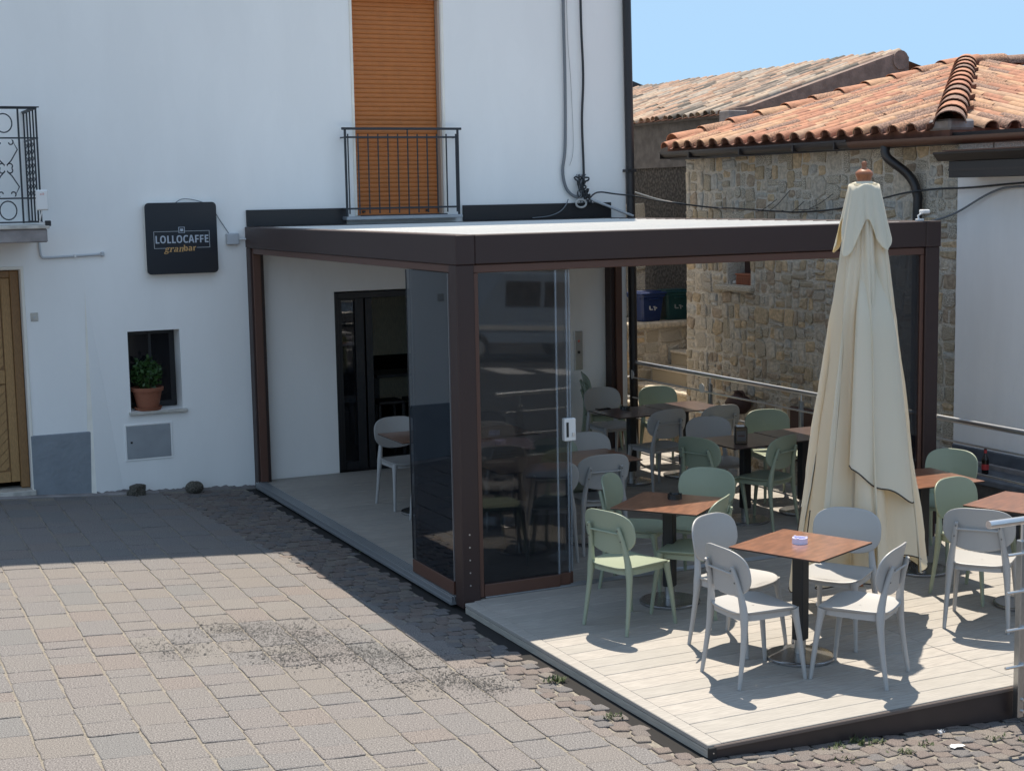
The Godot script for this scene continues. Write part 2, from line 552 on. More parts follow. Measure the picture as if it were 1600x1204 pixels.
func text(parent: Node, s: String, font: String, weight: int, height: float, depth: float, m: Material, tf: Transform3D, called := "lettering") -> MeshInstance3D:
	var f := SystemFont.new()
	f.font_names = PackedStringArray([font])
	f.font_weight = weight
	var t := TextMesh.new()
	t.text = s
	t.font = f
	t.font_size = 64
	t.pixel_size = height / 46.0
	t.depth = depth
	t.curve_step = 1.0
	var o := MeshInstance3D.new()
	o.name = called
	o.mesh = t
	o.set_surface_override_material(0, m)
	t.material = m
	parent.add_child(o, true)
	o.transform = tf
	return o

func gy(x: float) -> float: return -0.082 - SLOPE * x

func yaw(a: float) -> float: return deg_to_rad(90.0 - a)

# ================================================================ the scene
func _ready() -> void:
	rng.seed = 4711
	var cam := Camera3D.new()
	cam.name = "camera"
	cam.keep_aspect = Camera3D.KEEP_HEIGHT
	cam.fov = rad_to_deg(2.0 * atan(602.0 / 2380.0))
	cam.near = 0.1
	cam.far = 400.0
	cam.basis = Basis(Vector3.UP, deg_to_rad(-25.0855)) * Basis(Vector3.RIGHT, deg_to_rad(-7.0803)) * Basis(Vector3.BACK, deg_to_rad(-1.0481))
	cam.position = Vector3(-4.263, 2.947, 15.587)
	add_child(cam)
	cam.current = true
	var we := WorldEnvironment.new()
	we.name = "daylight"
	var env := Environment.new()
	env.background_mode = Environment.BG_SKY
	var sky := Sky.new()
	var pm := ProceduralSkyMaterial.new()
	pm.sky_top_color = lin(0.25, 0.34, 0.475)
	pm.sky_horizon_color = lin(0.232, 0.388, 0.545)
	pm.sky_curve = 0.16
	pm.ground_horizon_color = Color(0.6, 0.62, 0.62)
	pm.ground_bottom_color = Color(0.42, 0.4, 0.37)
	pm.sun_angle_max = 1.0
	pm.energy_multiplier = 1.0
	sky.sky_material = pm
	env.sky = sky
	env.tonemap_mode = Environment.TONE_MAPPER_LINEAR
	env.tonemap_exposure = 1.92
	env.sdfgi_enabled = true
	env.ssao_enabled = true
	env.ssil_enabled = true
	we.environment = env
	add_child(we)
	var sun := DirectionalLight3D.new()
	sun.name = "sun"
	sun.light_energy = 1.2
	sun.light_color = Color(1.0, 0.955, 0.885)
	sun.light_angular_distance = 0.5
	sun.shadow_enabled = true
	add_child(sun)
	sun.look_at_from_position(Vector3.ZERO, Vector3(-0.2047, -0.9024, 0.3791))
	materials()
	ground()
	house()
	cafe_inside()
	deck()
	pergola()
	stone_house()
	annex()
	far_house()
	alley()
	railings()
	furniture()
	umbrella()
	wall_things()
	small_things()
	across_the_square()

# ---------------------------------------------------------------- ground
func ground() -> void:
	var g := MB.new()
	g.quad(Vector3(-60, 0, 12.5), Vector3(60, 0, 12.5), Vector3(60, 0, -60), Vector3(-60, 0, -60))
	var go := obj("ground", g, M.mortar)
	struct(go)
	go.position = Vector3(0, -0.082, 0)
	go.rotation.z = -atan(SLOPE)
	var rd := MB.new()
	rd.quad(Vector3(-60, 0, 80), Vector3(60, 0, 80), Vector3(60, 0, 12.5), Vector3(-60, 0, 12.5))
	var ro := obj("road", rd, M.asphalt)
	struct(ro)
	ro.position = go.position
	ro.rotation.z = go.rotation.z
	var soil_shade := MB.new()  # bare soil strip, its near-black tone painting the shadow at the deck edge
	soil_shade.quad(Vector3(-0.12, 0.004, D2 + 0.02), Vector3(4.7, 0.004, D2 + 0.02), Vector3(4.7, 0.004, 0.05), Vector3(-0.12, 0.004, 0.05))
	var so := obj("soil_shade", soil_shade, M.soil_shade)
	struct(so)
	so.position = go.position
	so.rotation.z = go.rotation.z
	var xb := func(z): return -0.99 + 0.0885 * z
	var up := Basis(Vector3.RIGHT, -PI / 2)     # local z of a slab becomes up
	# slabs: strips that run from the house towards the camera, courses staggered
	var far := {}
	var x := -0.02
	var count := 0
	while x > -6.0:
		var w := rng.randf_range(0.235, 0.30)
		var z := rng.randf_range(-0.3, 0.05)
		while z < 12.2:
			var l := rng.randf_range(0.17, 0.40)
			var zc := z + l / 2
			var xc := x - w / 2 - 0.016 * (zc - 2.0)
			var edge: float = xb.call(zc)
			var ww := w
			var xx := xc
			z += l
			if xc - w / 2 > edge - 0.035 or zc < 0.12: continue
			if xc + w / 2 > edge:
				ww = edge - (xc - w / 2)
				xx = xc - w / 2 + ww / 2
			var big := rng.randi() % 8
			if rng.randf() < 0.45: big = [0, 6, 2][rng.randi() % 3]
			var s := slab_mesh(ww - rng.randf_range(0.008, 0.02), l - rng.randf_range(0.003, 0.009), 0.007, 0.004)
			var t := Transform3D(up * Basis(Vector3.BACK, rng.randf_range(-0.015, 0.015)), Vector3(xx, rng.randf_range(-0.002, 0.003), zc))
			var inview := xx > -2.75 - 0.105 * zc and zc < 9.0 + 0.33 * (xx + 0.1)
			if inview and count < 300:
				var o := obj("paving_slab", s, M["paving%d" % big], go)
				o.transform = t
				count += 1
			else:
				if not far.has(big): far[big] = MB.new()
				far[big].add(s, t)
		x -= w
	for k in far: stuff(obj("outer_paving", far[k], M["paving%d" % k], go))
	# small cobbles beside the deck, in wavy courses, and in front of it
	var cob := []
	var j := 0
	while j < 125:
		var zz := 0.16 + j * 0.1
		for i in 48:
			var xe: float = xb.call(zz) + 0.03 + i * 0.108
			var zc := zz + 0.045 * sin(i * 0.9 + 0.4) + rng.randf_range(-0.008, 0.008)
			if xe > 4.6: break
			if zc < 8.8 and xe > -0.105: break
			cob.append([xe + rng.randf_range(-0.008, 0.008) + (0.025 if j % 2 else -0.025), zc])
		j += 1
	# the largest in view come last in z
	cob.sort_custom(func(a, b): return _cob_key(a) > _cob_key(b))
	var rest := {}
	for k in cob.size():
		var mi := rng.randi() % 5
		var s := stone_mesh(rng.randf_range(0.097, 0.107), rng.randf_range(0.090, 0.099), 0.011, 0.008, 0.005, 0.002, 0.3)
		var t := Transform3D(up * Basis(Vector3.BACK, rng.randf_range(-0.25, 0.25)) , Vector3(cob[k][0], rng.randf_range(-0.004, 0.003), cob[k][1]))
		if k < 300:
			var o := obj("cobble", s, M["cobble%d" % mi], go)
			o.transform = t
		else:
			if not rest.has(mi): rest[mi] = MB.new()
			rest[mi].add(s, t)
	for k in rest: stuff(obj("outer_cobbles", rest[k], M["cobble%d" % k], go))

func _cob_key(a: Array) -> float:
	var x: float = a[0]
	var z: float = a[1]
	var seen := (x < 0.05 and z < 9.2) or (z > 8.93 and z < 9.12 + 0.3 * x)
	if x < 0.0 and z > 8.9 + 0.33 * x + 0.15: seen = false
	return (100.0 if seen else 0.0) + z

# ---------------------------------------------------------------- the white house
func house() -> void:
	var h := thing("white_house", "tall white plastered house with orange roller shutter and wooden front door", "house")
	var holes := [Rect2(-3.2, -0.5, 0.93, 2.82), Rect2(-1.262, 0.835, 0.53, 0.82), Rect2(1.24, 2.765, 1.01, 2.31), Rect2(0.945, -0.5, 1.5, 2.465)]
	var xs := [-9.0, -3.2, -2.27, -1.262, -0.732, 0.945, 1.24, 2.25, 2.445, 4.54]
	var ys := [-0.6, 0.835, 1.655, 1.965, 2.32, 2.765, 5.075, 7.55]
	# the lower front door is cut from the ground up
	obj("wall", wall_mb(xs, ys, holes, 0.34), M.plaster, h)
	var b := MB.new()
	b.box(Vector3(-2.23, 3.4, -9.17), Vector3(13.54, 8.3, 0.34))
	b.box(Vector3(4.37, 3.4, -4.67), Vector3(0.34, 8.3, 8.66))
	b.box(Vector3(-8.83, 3.4, -4.67), Vector3(0.34, 8.3, 8.66))
	obj("rear_wall", b, M.plaster, h)
	obj("roof", span(-9.05, 4.6, 7.552, 7.62, -9.4, 0.005), M.tile_pan, h)
	# buttress-like flare beside the plinth
	var w := MB.new()
	var A := Vector3(-1.66, 2.1, 0.002)
	var B := Vector3(-1.655, -0.1, 0.055)
	var C := Vector3(-1.36, -0.1, 0.002)
	var B0 := Vector3(-1.735, -0.1, 0.002)
	w.tri(A, B, C)
	obj("wall_flare", w, M.plaster, h)
	w = MB.new()
	w.tri(A, B0, B)
	obj("flare_side", w, M.plaster_warm, h)
	obj("plinth", span(-2.262, -1.662, -0.2, 0.672, 0.0, 0.022, 0.008), M.plinth, h)
	# splash dirt at the wall foot
	var dirt := MB.new()
	var nz := FastNoiseLite.new()
	nz.seed = 5
	nz.frequency = 3.0
	for i in 80:
		var x0 := -1.655 + i * 0.0207
		var x1 := x0 + 0.0207
		var h0 := 0.035 + 0.03 * nz.get_noise_1d(x0) + 0.02 * nz.get_noise_1d(x0 * 6.0)
		var h1 := 0.035 + 0.03 * nz.get_noise_1d(x1) + 0.02 * nz.get_noise_1d(x1 * 6.0)
		var zz := 0.058 * clampf((-1.36 - x0) / 0.3, 0.0, 1.0) + 0.006
		dirt.quad(Vector3(x0, gy(x0) - 0.03, zz), Vector3(x1, gy(x1) - 0.03, zz), Vector3(x1, gy(x1) + maxf(h1, 0.006), zz), Vector3(x0, gy(x0) + maxf(h0, 0.006), zz))
	obj("splash_dirt", dirt, M.grey_render, h)
	# concrete gutter along the wall foot
	var fl := MB.new()
	fl.box(Vector3(-1.9, gy(-1.9) - 0.01, 0.05), Vector3(1.75, 0.06, 0.12), 0.01, Basis(Vector3.BACK, -SLOPE))
	obj("footing", fl, M.grey_render, h)
	# wooden front door
	obj("door_frame", _door_frame(), M.oak_dark, h)
	var d := obj("door", span(-3.16, -2.36, 0.2, 2.24, -0.2, -0.16), M.oak_dark, h)
	for k in 2:
		var y0 := 0.32 + k * 1.02
		var y1 := y0 + 0.86
		for i in 16:
			var p0 := Vector2(-3.05, y0 - 0.55 + i * 0.095)
			var poly := PackedVector2Array([p0, p0 + Vector2(0.6, 0.6), p0 + Vector2(0.6, 0.688), p0 + Vector2(0, 0.088)])
			var clip := Geometry2D.intersect_polygons(poly, PackedVector2Array([Vector2(-3.05, y0), Vector2(-2.46, y0), Vector2(-2.46, y1), Vector2(-3.05, y1)]))
			if clip.size() and clip[0].size() > 2:
				var pm := MB.new()
				pm.prism(clip[0], -0.159, -0.148)
				obj("plank", pm, M.oak, d)
	var st := MB.new()
	for e in [[-3.16, -3.06, 0.2, 2.24], [-2.45, -2.36, 0.2, 2.24], [-3.06, -2.45, 0.2, 0.31], [-3.06, -2.45, 1.19, 1.33], [-3.06, -2.45, 2.13, 2.24]]:
		st.box(Vector3((e[0] + e[1]) / 2, (e[2] + e[3]) / 2, -0.148), Vector3(e[1] - e[0] - 0.004, e[3] - e[2] - 0.004, 0.03), 0.004)
	obj("stile", st, M.oak, d)
	obj("threshold", span(-3.3, -2.24, 0.075, 0.135, -0.3, 0.05, 0.008), M.marble, h)
	var dt := MB.new()
	dt.box(Vector3(-2.255, 1.23, 0.006), Vector3(0.03, 2.2, 0.02), 0.004)
	dt.box(Vector3(-2.73, 2.338, 0.006), Vector3(0.98, 0.03, 0.02), 0.004)
	obj("door_surround", dt, M.plaster_warm, h)
	# niche window
	var nw := obj("window", span(-1.26, -0.733, 0.84, 1.652, -0.3, -0.26), M.black_alu, h)
	obj("pane", span(-1.2, -1.01, 0.9, 1.6, -0.258, -0.25), M.window_dark, nw)
	obj("pane", span(-0.98, -0.79, 0.9, 1.6, -0.258, -0.25), M.window_dark, nw)
	obj("sash", span(-1.012, -0.978, 0.86, 1.64, -0.258, -0.235, 0.003), M.black_alu, nw)
	obj("sill", span(-1.285, -0.69, 0.80, 0.834, -0.25, 0.045, 0.006), M.marble, h)
	# meter cupboard
	var md := obj("meter_door", span(-1.318, -0.876, 0.352, 0.686, 0.0, 0.014, 0.003), M.zinc, h)
	obj("lock", span(-1.285, -1.265, 0.51, 0.53, 0.013, 0.018), M.black_metal, md)
	var mf := MB.new()
	for e in [[-1.34, -0.854, 0.69, 0.708], [-1.34, -0.854, 0.33, 0.348], [-1.34, -1.322, 0.348, 0.69], [-0.872, -0.854, 0.348, 0.69]]:
		mf.box(Vector3((e[0] + e[1]) / 2, (e[2] + e[3]) / 2, 0.004), Vector3(e[1] - e[0], e[3] - e[2], 0.012), 0.003)
	obj("meter_frame", mf, M.plaster, h)
	# upper door with roller shutter
	var sh := obj("shutter", span(1.245, 2.225, 2.77, 5.07, -0.11, -0.10), M.shutter, h)
	var sl := MB.new()
	var prof := []
	for i in 5:
		var a := -PI / 2 + PI * i / 4
		prof.append(Vector2(cos(a) * 0.011, sin(a) * 0.0235))
	var rows := []
	for xx in [1.25, 2.22]:
		var r := []
		for q in prof: r.append(Vector3(xx, q.y, q.x))
		rows.append(r)
	sl.grid(rows, false, true)
	var slm := sl.mesh()
	for i in 48:
		var o := obj("slat", slm, M.shutter, sh)
		o.position = Vector3(0, 2.80 + i * 0.048, -0.099 + (0.004 if i > 16 else 0.0))
	obj("bottom_bar", span(1.25, 2.22, 2.772, 2.80, -0.10, -0.08, 0.004), M.shutter, sh)
	for xx in [1.32, 2.06]: obj("stop", span(xx, xx + 0.035, 2.80, 2.82, -0.08, -0.065), M.black_metal, sh)
	obj("reveal", span(2.226, 2.249, 2.77, 5.07, -0.2, -0.012), M.reveal, h)
	obj("door_sill", span(1.06, 2.40, 2.725, 2.762, -0.2, 0.17, 0.006), M.zinc, h)
	var sf := MB.new()
	sf.box(Vector3(1.225, 3.92, 0.006), Vector3(0.028, 2.31, 0.016), 0.003)
	sf.box(Vector3(2.268, 3.92, 0.006), Vector3(0.028, 2.31, 0.016), 0.003)
	sf.box(Vector3(1.746, 5.09, 0.006), Vector3(1.07, 0.028, 0.016), 0.003)
	obj("surround", sf, M.plaster_warm, h)
	# french balcony railing
	var br := obj("balcony_railing", _french_rail(), M.iron, h)
	for i in 12:
		var xx := 1.105 + i * 0.1125
		var tall := i == 6
		obj("bar", span(xx - 0.006, xx + 0.006, 2.765 if tall else 2.79, 3.68 if tall else 3.63, 0.139, 0.151), M.iron, br)
	# dark flashing above the pergola
	obj("flashing", span(0.014, 1.105, 2.683, 2.854, 0.0, 0.03, 0.003), M.black_alu, h)
	obj("flashing", span(2.465, 4.33, 2.683, 2.857, 0.0, 0.03, 0.003), M.black_alu, h)
	# downpipe at the corner
	var dp := obj("downpipe", tubemb([Vector3(4.51, 7.4, 0.06), Vector3(4.54, 5.1, 0.06), Vector3(4.575, 2.6, 0.06), Vector3(4.6, -0.3, 0.06)], 0.05, 12), M.dark_gutter, h)
	for y in [3.2, 5.6]: obj("bracket", span(4.5, 4.62, y, y + 0.03, 0.0, 0.116), M.dark_gutter, dp)
	# balcony at the left edge
	var slab := obj("balcony", span(-4.6, -2.115, 2.60, 2.725, 0.0, 0.86, 0.01), M.grey_render, h)
	obj("slab_top", span(-4.6, -2.095, 2.726, 2.76, 0.0, 0.88, 0.006), M.marble, slab)
	var bal := obj("iron_railing", _iron_rail_frame(), M.iron, h)
	_scrolls(bal)
	bal.position.x = -0.118

func _door_frame() -> MB:
	var m := MB.new()
	for e in [[-2.36, -2.275, 0.14, 2.31], [-3.196, -3.16, 0.14, 2.31], [-3.16, -2.36, 2.24, 2.31]]:
		m.box(Vector3((e[0] + e[1]) / 2, (e[2] + e[3]) / 2, -0.16), Vector3(e[1] - e[0], e[3] - e[2], 0.1), 0.006)
	return m

func _french_rail() -> MB:
	var m := MB.new()
	m.box(Vector3(1.723, 3.685, 0.145), Vector3(1.37, 0.026, 0.03), 0.004)
	m.box(Vector3(1.723, 3.595, 0.145), Vector3(1.30, 0.02, 0.008))
	m.box(Vector3(1.723, 2.845, 0.145), Vector3(1.30, 0.02, 0.008))
	for x in [1.075, 2.365]:
		m.box(Vector3(x, 3.22, 0.145), Vector3(0.022, 0.92, 0.022), 0.003)
		m.box(Vector3(x, 3.595, 0.07), Vector3(0.014, 0.014, 0.14))
		m.box(Vector3(x, 2.845, 0.07), Vector3(0.014, 0.014, 0.14))
	m.box(Vector3(1.723, 2.77, 0.145), Vector3(1.0, 0.012, 0.02))
	return m

func _iron_rail_frame() -> MB:
	var m := MB.new()
	var z := 0.83
	for y in [2.79, 3.01, 3.56, 3.83]:
		m.box(Vector3(-3.33, y, z), Vector3(2.6, 0.014, 0.014))
		m.box(Vector3(-2.04, y, 0.415), Vector3(0.014, 0.014, 0.83))
	m.box(Vector3(-3.33, 3.842, z), Vector3(2.64, 0.01, 0.035))
	m.box(Vector3(-2.04, 3.842, 0.41), Vector3(0.035, 0.01, 0.83))
	for x in [-2.04, -2.2, -2.46, -2.62, -2.88]:
		m.box(Vector3(x, 3.31, z), Vector3(0.016, 1.06, 0.016))
	for zz in [0.02, 0.24, 0.44, 0.64]:
		m.box(Vector3(-2.04, 3.31, zz), Vector3(0.014, 1.06, 0.014))
	return m

func _scrolls(p: Node) -> void:
	var z := 0.83
	for sgn in [-1, 1]:
		for cx in [-2.33, -2.75]:
			for cy in [2.9, 3.695]:
				var c := []
				for i in 21: c.append(Vector3(cx + cos(TAU * i / 20) * 0.075, cy + sin(TAU * i / 20) * 0.085, z + sgn * 0.002))
				if sgn > 0: obj("ring", tubemb(c, 0.006, 6), M.iron, p)
	for cx in [-2.33]:
		for m in [-1, 1]:
			for u in [-1, 1]:
				var pts := []
				for i in 15:
					var a := 4.2 * i / 14.0
					var r := 0.012 + 0.018 * i / 14.0
					pts.append(Vector3(cx + m * (0.05 - cos(a) * r), 3.285 + u * (0.235 - sin(a) * r), z))
				pts.append(Vector3(cx + m * 0.11, 3.285 + u * 0.17, z))
				pts.append(Vector3(cx + m * 0.05, 3.285 + u * 0.07, z))
				pts.append(Vector3(cx + m * 0.012, 3.285 + u * 0.03, z))
				for i in 10:
					var a := 4.0 * i / 9.0
					pts.append(Vector3(cx + m * (0.035 - cos(a) * 0.024), 3.285 + u * (0.02 + sin(a) * 0.024), z))
				obj("scroll", tubemb(pts, 0.006, 6), M.iron, p)
	for x0 in [-2.62, -3.0]:
		var w := 0.16 if x0 > -2.9 else 0.2
		for i in 12:
			var y := 3.02 + i * 0.045
			var a := tubemb([Vector3(x0, y, z), Vector3(x0 + w, minf(y + 0.14, 3.56), z)], 0.004, 5)
			a.tube([Vector3(x0 + w, y, z + 0.006), Vector3(x0, minf(y + 0.14, 3.56), z + 0.006)], 0.004, 5)
			obj("lattice", a, M.iron, p)
	for zz in [0.13, 0.34, 0.54]:
		for i in 8:
			var y := 3.02 + i * 0.065
			var a := tubemb([Vector3(-2.04, y, zz - 0.09), Vector3(-2.04, y + 0.06, zz + 0.09)], 0.004, 5)
			a.tube([Vector3(-2.034, y, zz + 0.09), Vector3(-2.034, y + 0.06, zz - 0.09)], 0.004, 5)
			obj("lattice", a, M.iron, p)

func cafe_inside() -> void:
	# a closed room behind the glazed entrance
	var r := thing("cafe_room", "dim cafe interior seen through the open black glazed entrance", "interior")
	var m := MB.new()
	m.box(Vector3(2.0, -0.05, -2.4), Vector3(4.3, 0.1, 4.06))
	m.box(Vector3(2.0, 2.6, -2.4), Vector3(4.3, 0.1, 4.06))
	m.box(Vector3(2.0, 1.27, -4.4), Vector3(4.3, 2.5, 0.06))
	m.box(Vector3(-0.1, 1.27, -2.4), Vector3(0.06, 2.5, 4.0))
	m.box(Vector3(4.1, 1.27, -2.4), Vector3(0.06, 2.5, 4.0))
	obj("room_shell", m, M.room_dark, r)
	obj("pale_panel", span(1.96, 2.9, 1.05, 2.45, -1.9, -1.86), M.pale_panel, r)
	obj("dark_column", span(1.72, 1.95, 0.0, 2.5, -1.9, -1.7), M.black_alu, r)
	obj("low_panel", span(1.96, 2.9, 0.45, 0.86, -1.9, -1.86), M.pale_panel, r)
	# entrance frame and doors
	var fr := MB.new()
	for e in [[0.95, 1.0, 0.0, 1.95], [2.39, 2.44, 0.0, 1.95], [1.0, 2.39, 1.88, 1.95]]:
		fr.box(Vector3((e[0] + e[1]) / 2, (e[2] + e[3]) / 2, -0.1), Vector3(e[1] - e[0], e[3] - e[2], 0.12), 0.004)
	var f := obj("entrance_frame", fr, M.black_alu, r)
	obj("pane", span(1.05, 1.2, 0.1, 1.86, -0.11, -0.104), M.glass, f)
	var dl := MB.new()
	for e in [[1.0, 1.05, 0.0, 1.88], [1.2, 1.3, 0.0, 1.88], [1.32, 1.40, 0.0, 1.88], [1.05, 1.2, 0.0, 0.1], [1.05, 1.2, 1.86, 1.88]]:
		dl.box(Vector3((e[0] + e[1]) / 2, (e[2] + e[3]) / 2, -0.1), Vector3(e[1] - e[0] - 0.004, e[3] - e[2] - 0.002, 0.06), 0.003)
	obj("door_leaf", dl, M.black_alu, f)
	# bar table and stools inside
	var t := thing("bar_table", "black high bar table inside the dark cafe", "table", Vector3(2.25, 0, -1.2))
	obj("tabletop", span(-0.5, 0.5, 0.88, 0.92, -0.25, 0.25, 0.006), M.black_metal, t)
	for s in [-0.42, 0.42]: obj("leg", span(s - 0.03, s + 0.03, 0, 0.88, -0.03, 0.03), M.black_metal, t)
	for k in 2:
		var st := thing("bar_stool", ["black bar stool left in front of the dark bar table", "black bar stool right in front of the dark bar table"][k], "stool", Vector3(1.78 + k * 0.4, 0, -0.72), 0.0, "bar stools inside the cafe")
		obj("seat", span(-0.16, 0.16, 0.62, 0.66, -0.16, 0.16, 0.01), M.black_metal, st)
		for a in [-0.14, 0.14]:
			for b in [-0.14, 0.14]:
				obj("leg", span(a - 0.014, a + 0.014, 0, 0.62, b - 0.014, b + 0.014), M.black_metal, st)

# ---------------------------------------------------------------- deck and pergola
const D := 5.572
const W := 4.397
const D2 := 8.884
const H := 2.68

func deck() -> void:
	var d := thing("terrace_deck", "pale composite board terrace deck on low supports with dark brown front fascia", "deck")
	var seam := 2.245
	var z := D2 - 0.004
	var i := 0
	while z > 0.03:
		var z0 := maxf(z - 0.165, 0.012)
		for part in [[0.088, seam - 0.002], [seam + 0.002, 4.66]]:
			var bm := span(part[0], part[1], -0.026, rng.randf_range(-0.0012, 0.0006), z0 + 0.0025, z - 0.0015, 0.003)
			obj("board", bm, M["deck_" + "abc"[rng.randi() % 3]], d)
		z = z0
		i += 1
	obj("edge_board", span(0.0, 0.085, -0.026, 0.002, D + 0.03, D2, 0.004), M.deck_a, d)
	obj("edge_board", span(4.662, 4.73, -0.026, 0.002, 0.02, D2, 0.004), M.deck_a, d)
	var sd := MB.new()
	sd.box(Vector3(0.012, -0.052, (D + D2) / 2 + 0.016), Vector3(0.022, 0.046, D2 - D - 0.03), 0.003)
	obj("side_trim", sd, M.trim_wood, d)
	var under := MB.new()
	under.box(Vector3(2.36, -0.05, 4.4), Vector3(4.62, 0.04, 8.8))
	obj("subframe", under, M.black_metal, d)
	var fp := MB.new()
	fp.prism(PackedVector2Array([Vector2(0.012, -0.032), Vector2(4.73, -0.032), Vector2(4.73, -0.36), Vector2(2.15, -0.205), Vector2(0.012, -0.07)]), D2 - 0.02, D2 + 0.006)
	obj("fascia", fp, M.fascia, d)
	obj("nosing", span(0.03, 4.73, -0.03, -0.004, D2, D2 + 0.016, 0.005), M.nosing, d)
	var cm := MB.new()
	cm.box(Vector3(0.02, -0.045, D2 + 0.008), Vector3(0.05, 0.07, 0.02), 0.004)
	obj("corner_cap", cm, M.black_metal, d)
	obj("screw", tubemb([Vector3(0.022, -0.04, D2 + 0.018), Vector3(0.022, -0.04, D2 + 0.021)], 0.004, 8), M.steel, d)
	obj("side_panel", span(4.70, 4.72, -0.42, -0.03, 0.02, D2 - 0.03), M.fascia, d)
	for p in [[0.05, 8.84], [1.197, 8.86], [2.155, 8.86], [3.2, 8.86], [0.06, 7.2], [0.06, 4.876], [0.06, 3.3], [0.06, 1.781], [4.6, 8.8], [4.6, 6.0], [4.6, 3.0], [4.6, 0.3]]:
		obj("support", span(p[0] - 0.02, p[0] + 0.02, gy(p[0]) - 0.03, -0.06, p[1] - 0.02, p[1] + 0.02), M.zinc, d)

func pergola() -> void:
	var p := thing("pergola", "dark brown aluminium pergola with white louvred roof and sliding glass walls", "pergola")
	var ch := 0.006
	# posts
	for e in [[0.0, 0.142, D - 0.142, D, -0.05], [W - 0.15, W - 0.005, D - 0.142, D, -0.03], [0.0, 0.142, 0.004, 0.146, -0.09], [W - 0.15, W - 0.005, 0.004, 0.146, -0.03]]:
		var po := obj("post", span(e[0], e[1], e[4], H - 0.216, e[2], e[3], ch), M.pergola, p)
		if e[2] > 1.0:
			for y in [0.12, 0.215, 0.31, 0.405, 0.5]:
				obj("bolt", tubemb([Vector3((e[0] + e[1]) / 2 - 0.01, y, e[3] - 0.002), Vector3((e[0] + e[1]) / 2 - 0.01, y, e[3] + 0.003)], 0.006, 8), M.steel, po)
	# beams
	obj("beam", span(-0.004, 0.15, H - 0.215, H, 0.0, D + 0.004, ch), M.pergola, p)
	obj("beam", span(W - 0.15, W + 0.004, H - 0.215, H, 0.0, D + 0.004, ch), M.pergola, p)
	obj("beam", span(0.152, W - 0.152, H - 0.213, H - 0.002, D - 0.15, D + 0.001, ch), M.pergola, p)
	obj("beam", span(0.152, W - 0.152, H - 0.213, H - 0.002, 0.004, 0.15, ch), M.pergola, p)
	# lighter inner frame
	for e in [[0.02, 0.10, H - 0.275, H - 0.217, 0.15, D - 0.144], [W - 0.10, W - 0.02, H - 0.275, H - 0.217, 0.15, D - 0.144], [0.144, W - 0.152, H - 0.275, H - 0.217, D - 0.11, D - 0.02]]:
		obj("head_rail", span(e[0], e[1], e[2], e[3], e[4], e[5], 0.004), M.pergola_frame, p)
	for e in [[0.144, 0.18, D - 0.11, D - 0.02], [W - 0.188, W - 0.152, D - 0.11, D - 0.02]]:
		obj("side_rail", span(e[0], e[1], 0.012, H - 0.277, e[2], e[3], 0.004), M.pergola_frame, p)
	for e in [[0.02, 0.10, 0.148, 0.185], [0.02, 0.10, D - 0.182, D - 0.145], [W - 0.10, W - 0.02, 0.148, 0.185]]:
		obj("side_rail", span(e[0], e[1], 0.012, H - 0.277, e[2], e[3], 0.004), M.pergola_frame, p)
	# louvres
	var n := 26
	var step := (D - 0.31) / n
	for i in n:
		var z0 := 0.155 + i * step
		var m := MB.new()
		m.box(Vector3(W / 2, H - 0.026, z0 + step / 2), Vector3(W - 0.31, 0.022, step + 0.014), 0.004, Basis(Vector3.RIGHT, 0.055))
		m.box(Vector3(W / 2, H - 0.012, z0 + 0.012), Vector3(W - 0.31, 0.012, 0.018), 0.003)
		obj("louvre", m, M.louvre, p)
	# floor track of five ribs on the left, and one across the front
	for i in 6:
		obj("floor_track", span(-0.032 + i * 0.02, -0.022 + i * 0.02, -0.03, 0.012, 0.15, D - 0.15, 0.002), M.track, p)
	obj("track_tray", span(-0.036, 0.086, -0.05, -0.028, 0.15, D - 0.15), M.track, p)
	for i in 4:
		obj("floor_track", span(0.19, W - 0.19, 0.002, 0.012, D - 0.105 + i * 0.024, D - 0.096 + i * 0.024, 0.002), M.track, p)
	# stacked sliding panes: left side
	for i in 3:
		var xx := 0.01 + i * 0.026
		var g := obj("glass_door", _pane("x", xx, 4.56 + i * 0.012, 5.385), M.glass_side, p)
		obj("bottom_rail", span(xx - 0.008, xx + 0.012, 0.014, 0.115, 4.56 + i * 0.012, 5.385, 0.003), M.pergola_frame, g)
		obj("edge_seal", span(xx - 0.003, xx + 0.007, 0.12, H - 0.28, 4.552 + i * 0.012, 4.559 + i * 0.012), M.black_metal, g)
		obj("edge_seal", span(xx - 0.003, xx + 0.007, 0.12, H - 0.28, 5.387, 5.394), M.track, g)
	# front left, two panes, one pulled out further
	for i in 3:
		var zz := D - 0.032 - i * 0.024
		var xe: float = [0.80, 0.90, 0.935][i]
		var g := obj("glass_door", _pane("z", zz, 0.184, xe), M.glass if i != 1 else M.glass_clear, p)
		obj("bottom_rail", span(0.184, xe + 0.012, 0.014, 0.105, zz - 0.009, zz + 0.009, 0.003), M.pergola_frame, g)
		obj("edge_seal", span(xe + 0.001, xe + 0.013, 0.107, H - 0.28, zz - 0.006, zz + 0.006), M.glass_edge, g)
		if i == 2:
			var lk := obj("lock", span(xe - 0.075, xe + 0.02, 1.12, 1.29, D - 0.062, D - 0.012, 0.005), M.white_plastic, g)
			lk.name = "lock"
			obj("lock_slot", span(xe - 0.062, xe - 0.042, 1.15, 1.262, D - 0.012, D - 0.008, 0.006), M.black_metal, g)
			obj("key", span(xe - 0.014, xe - 0.004, 1.155, 1.185, D - 0.012, D + 0.006, 0.002), M.steel, g)
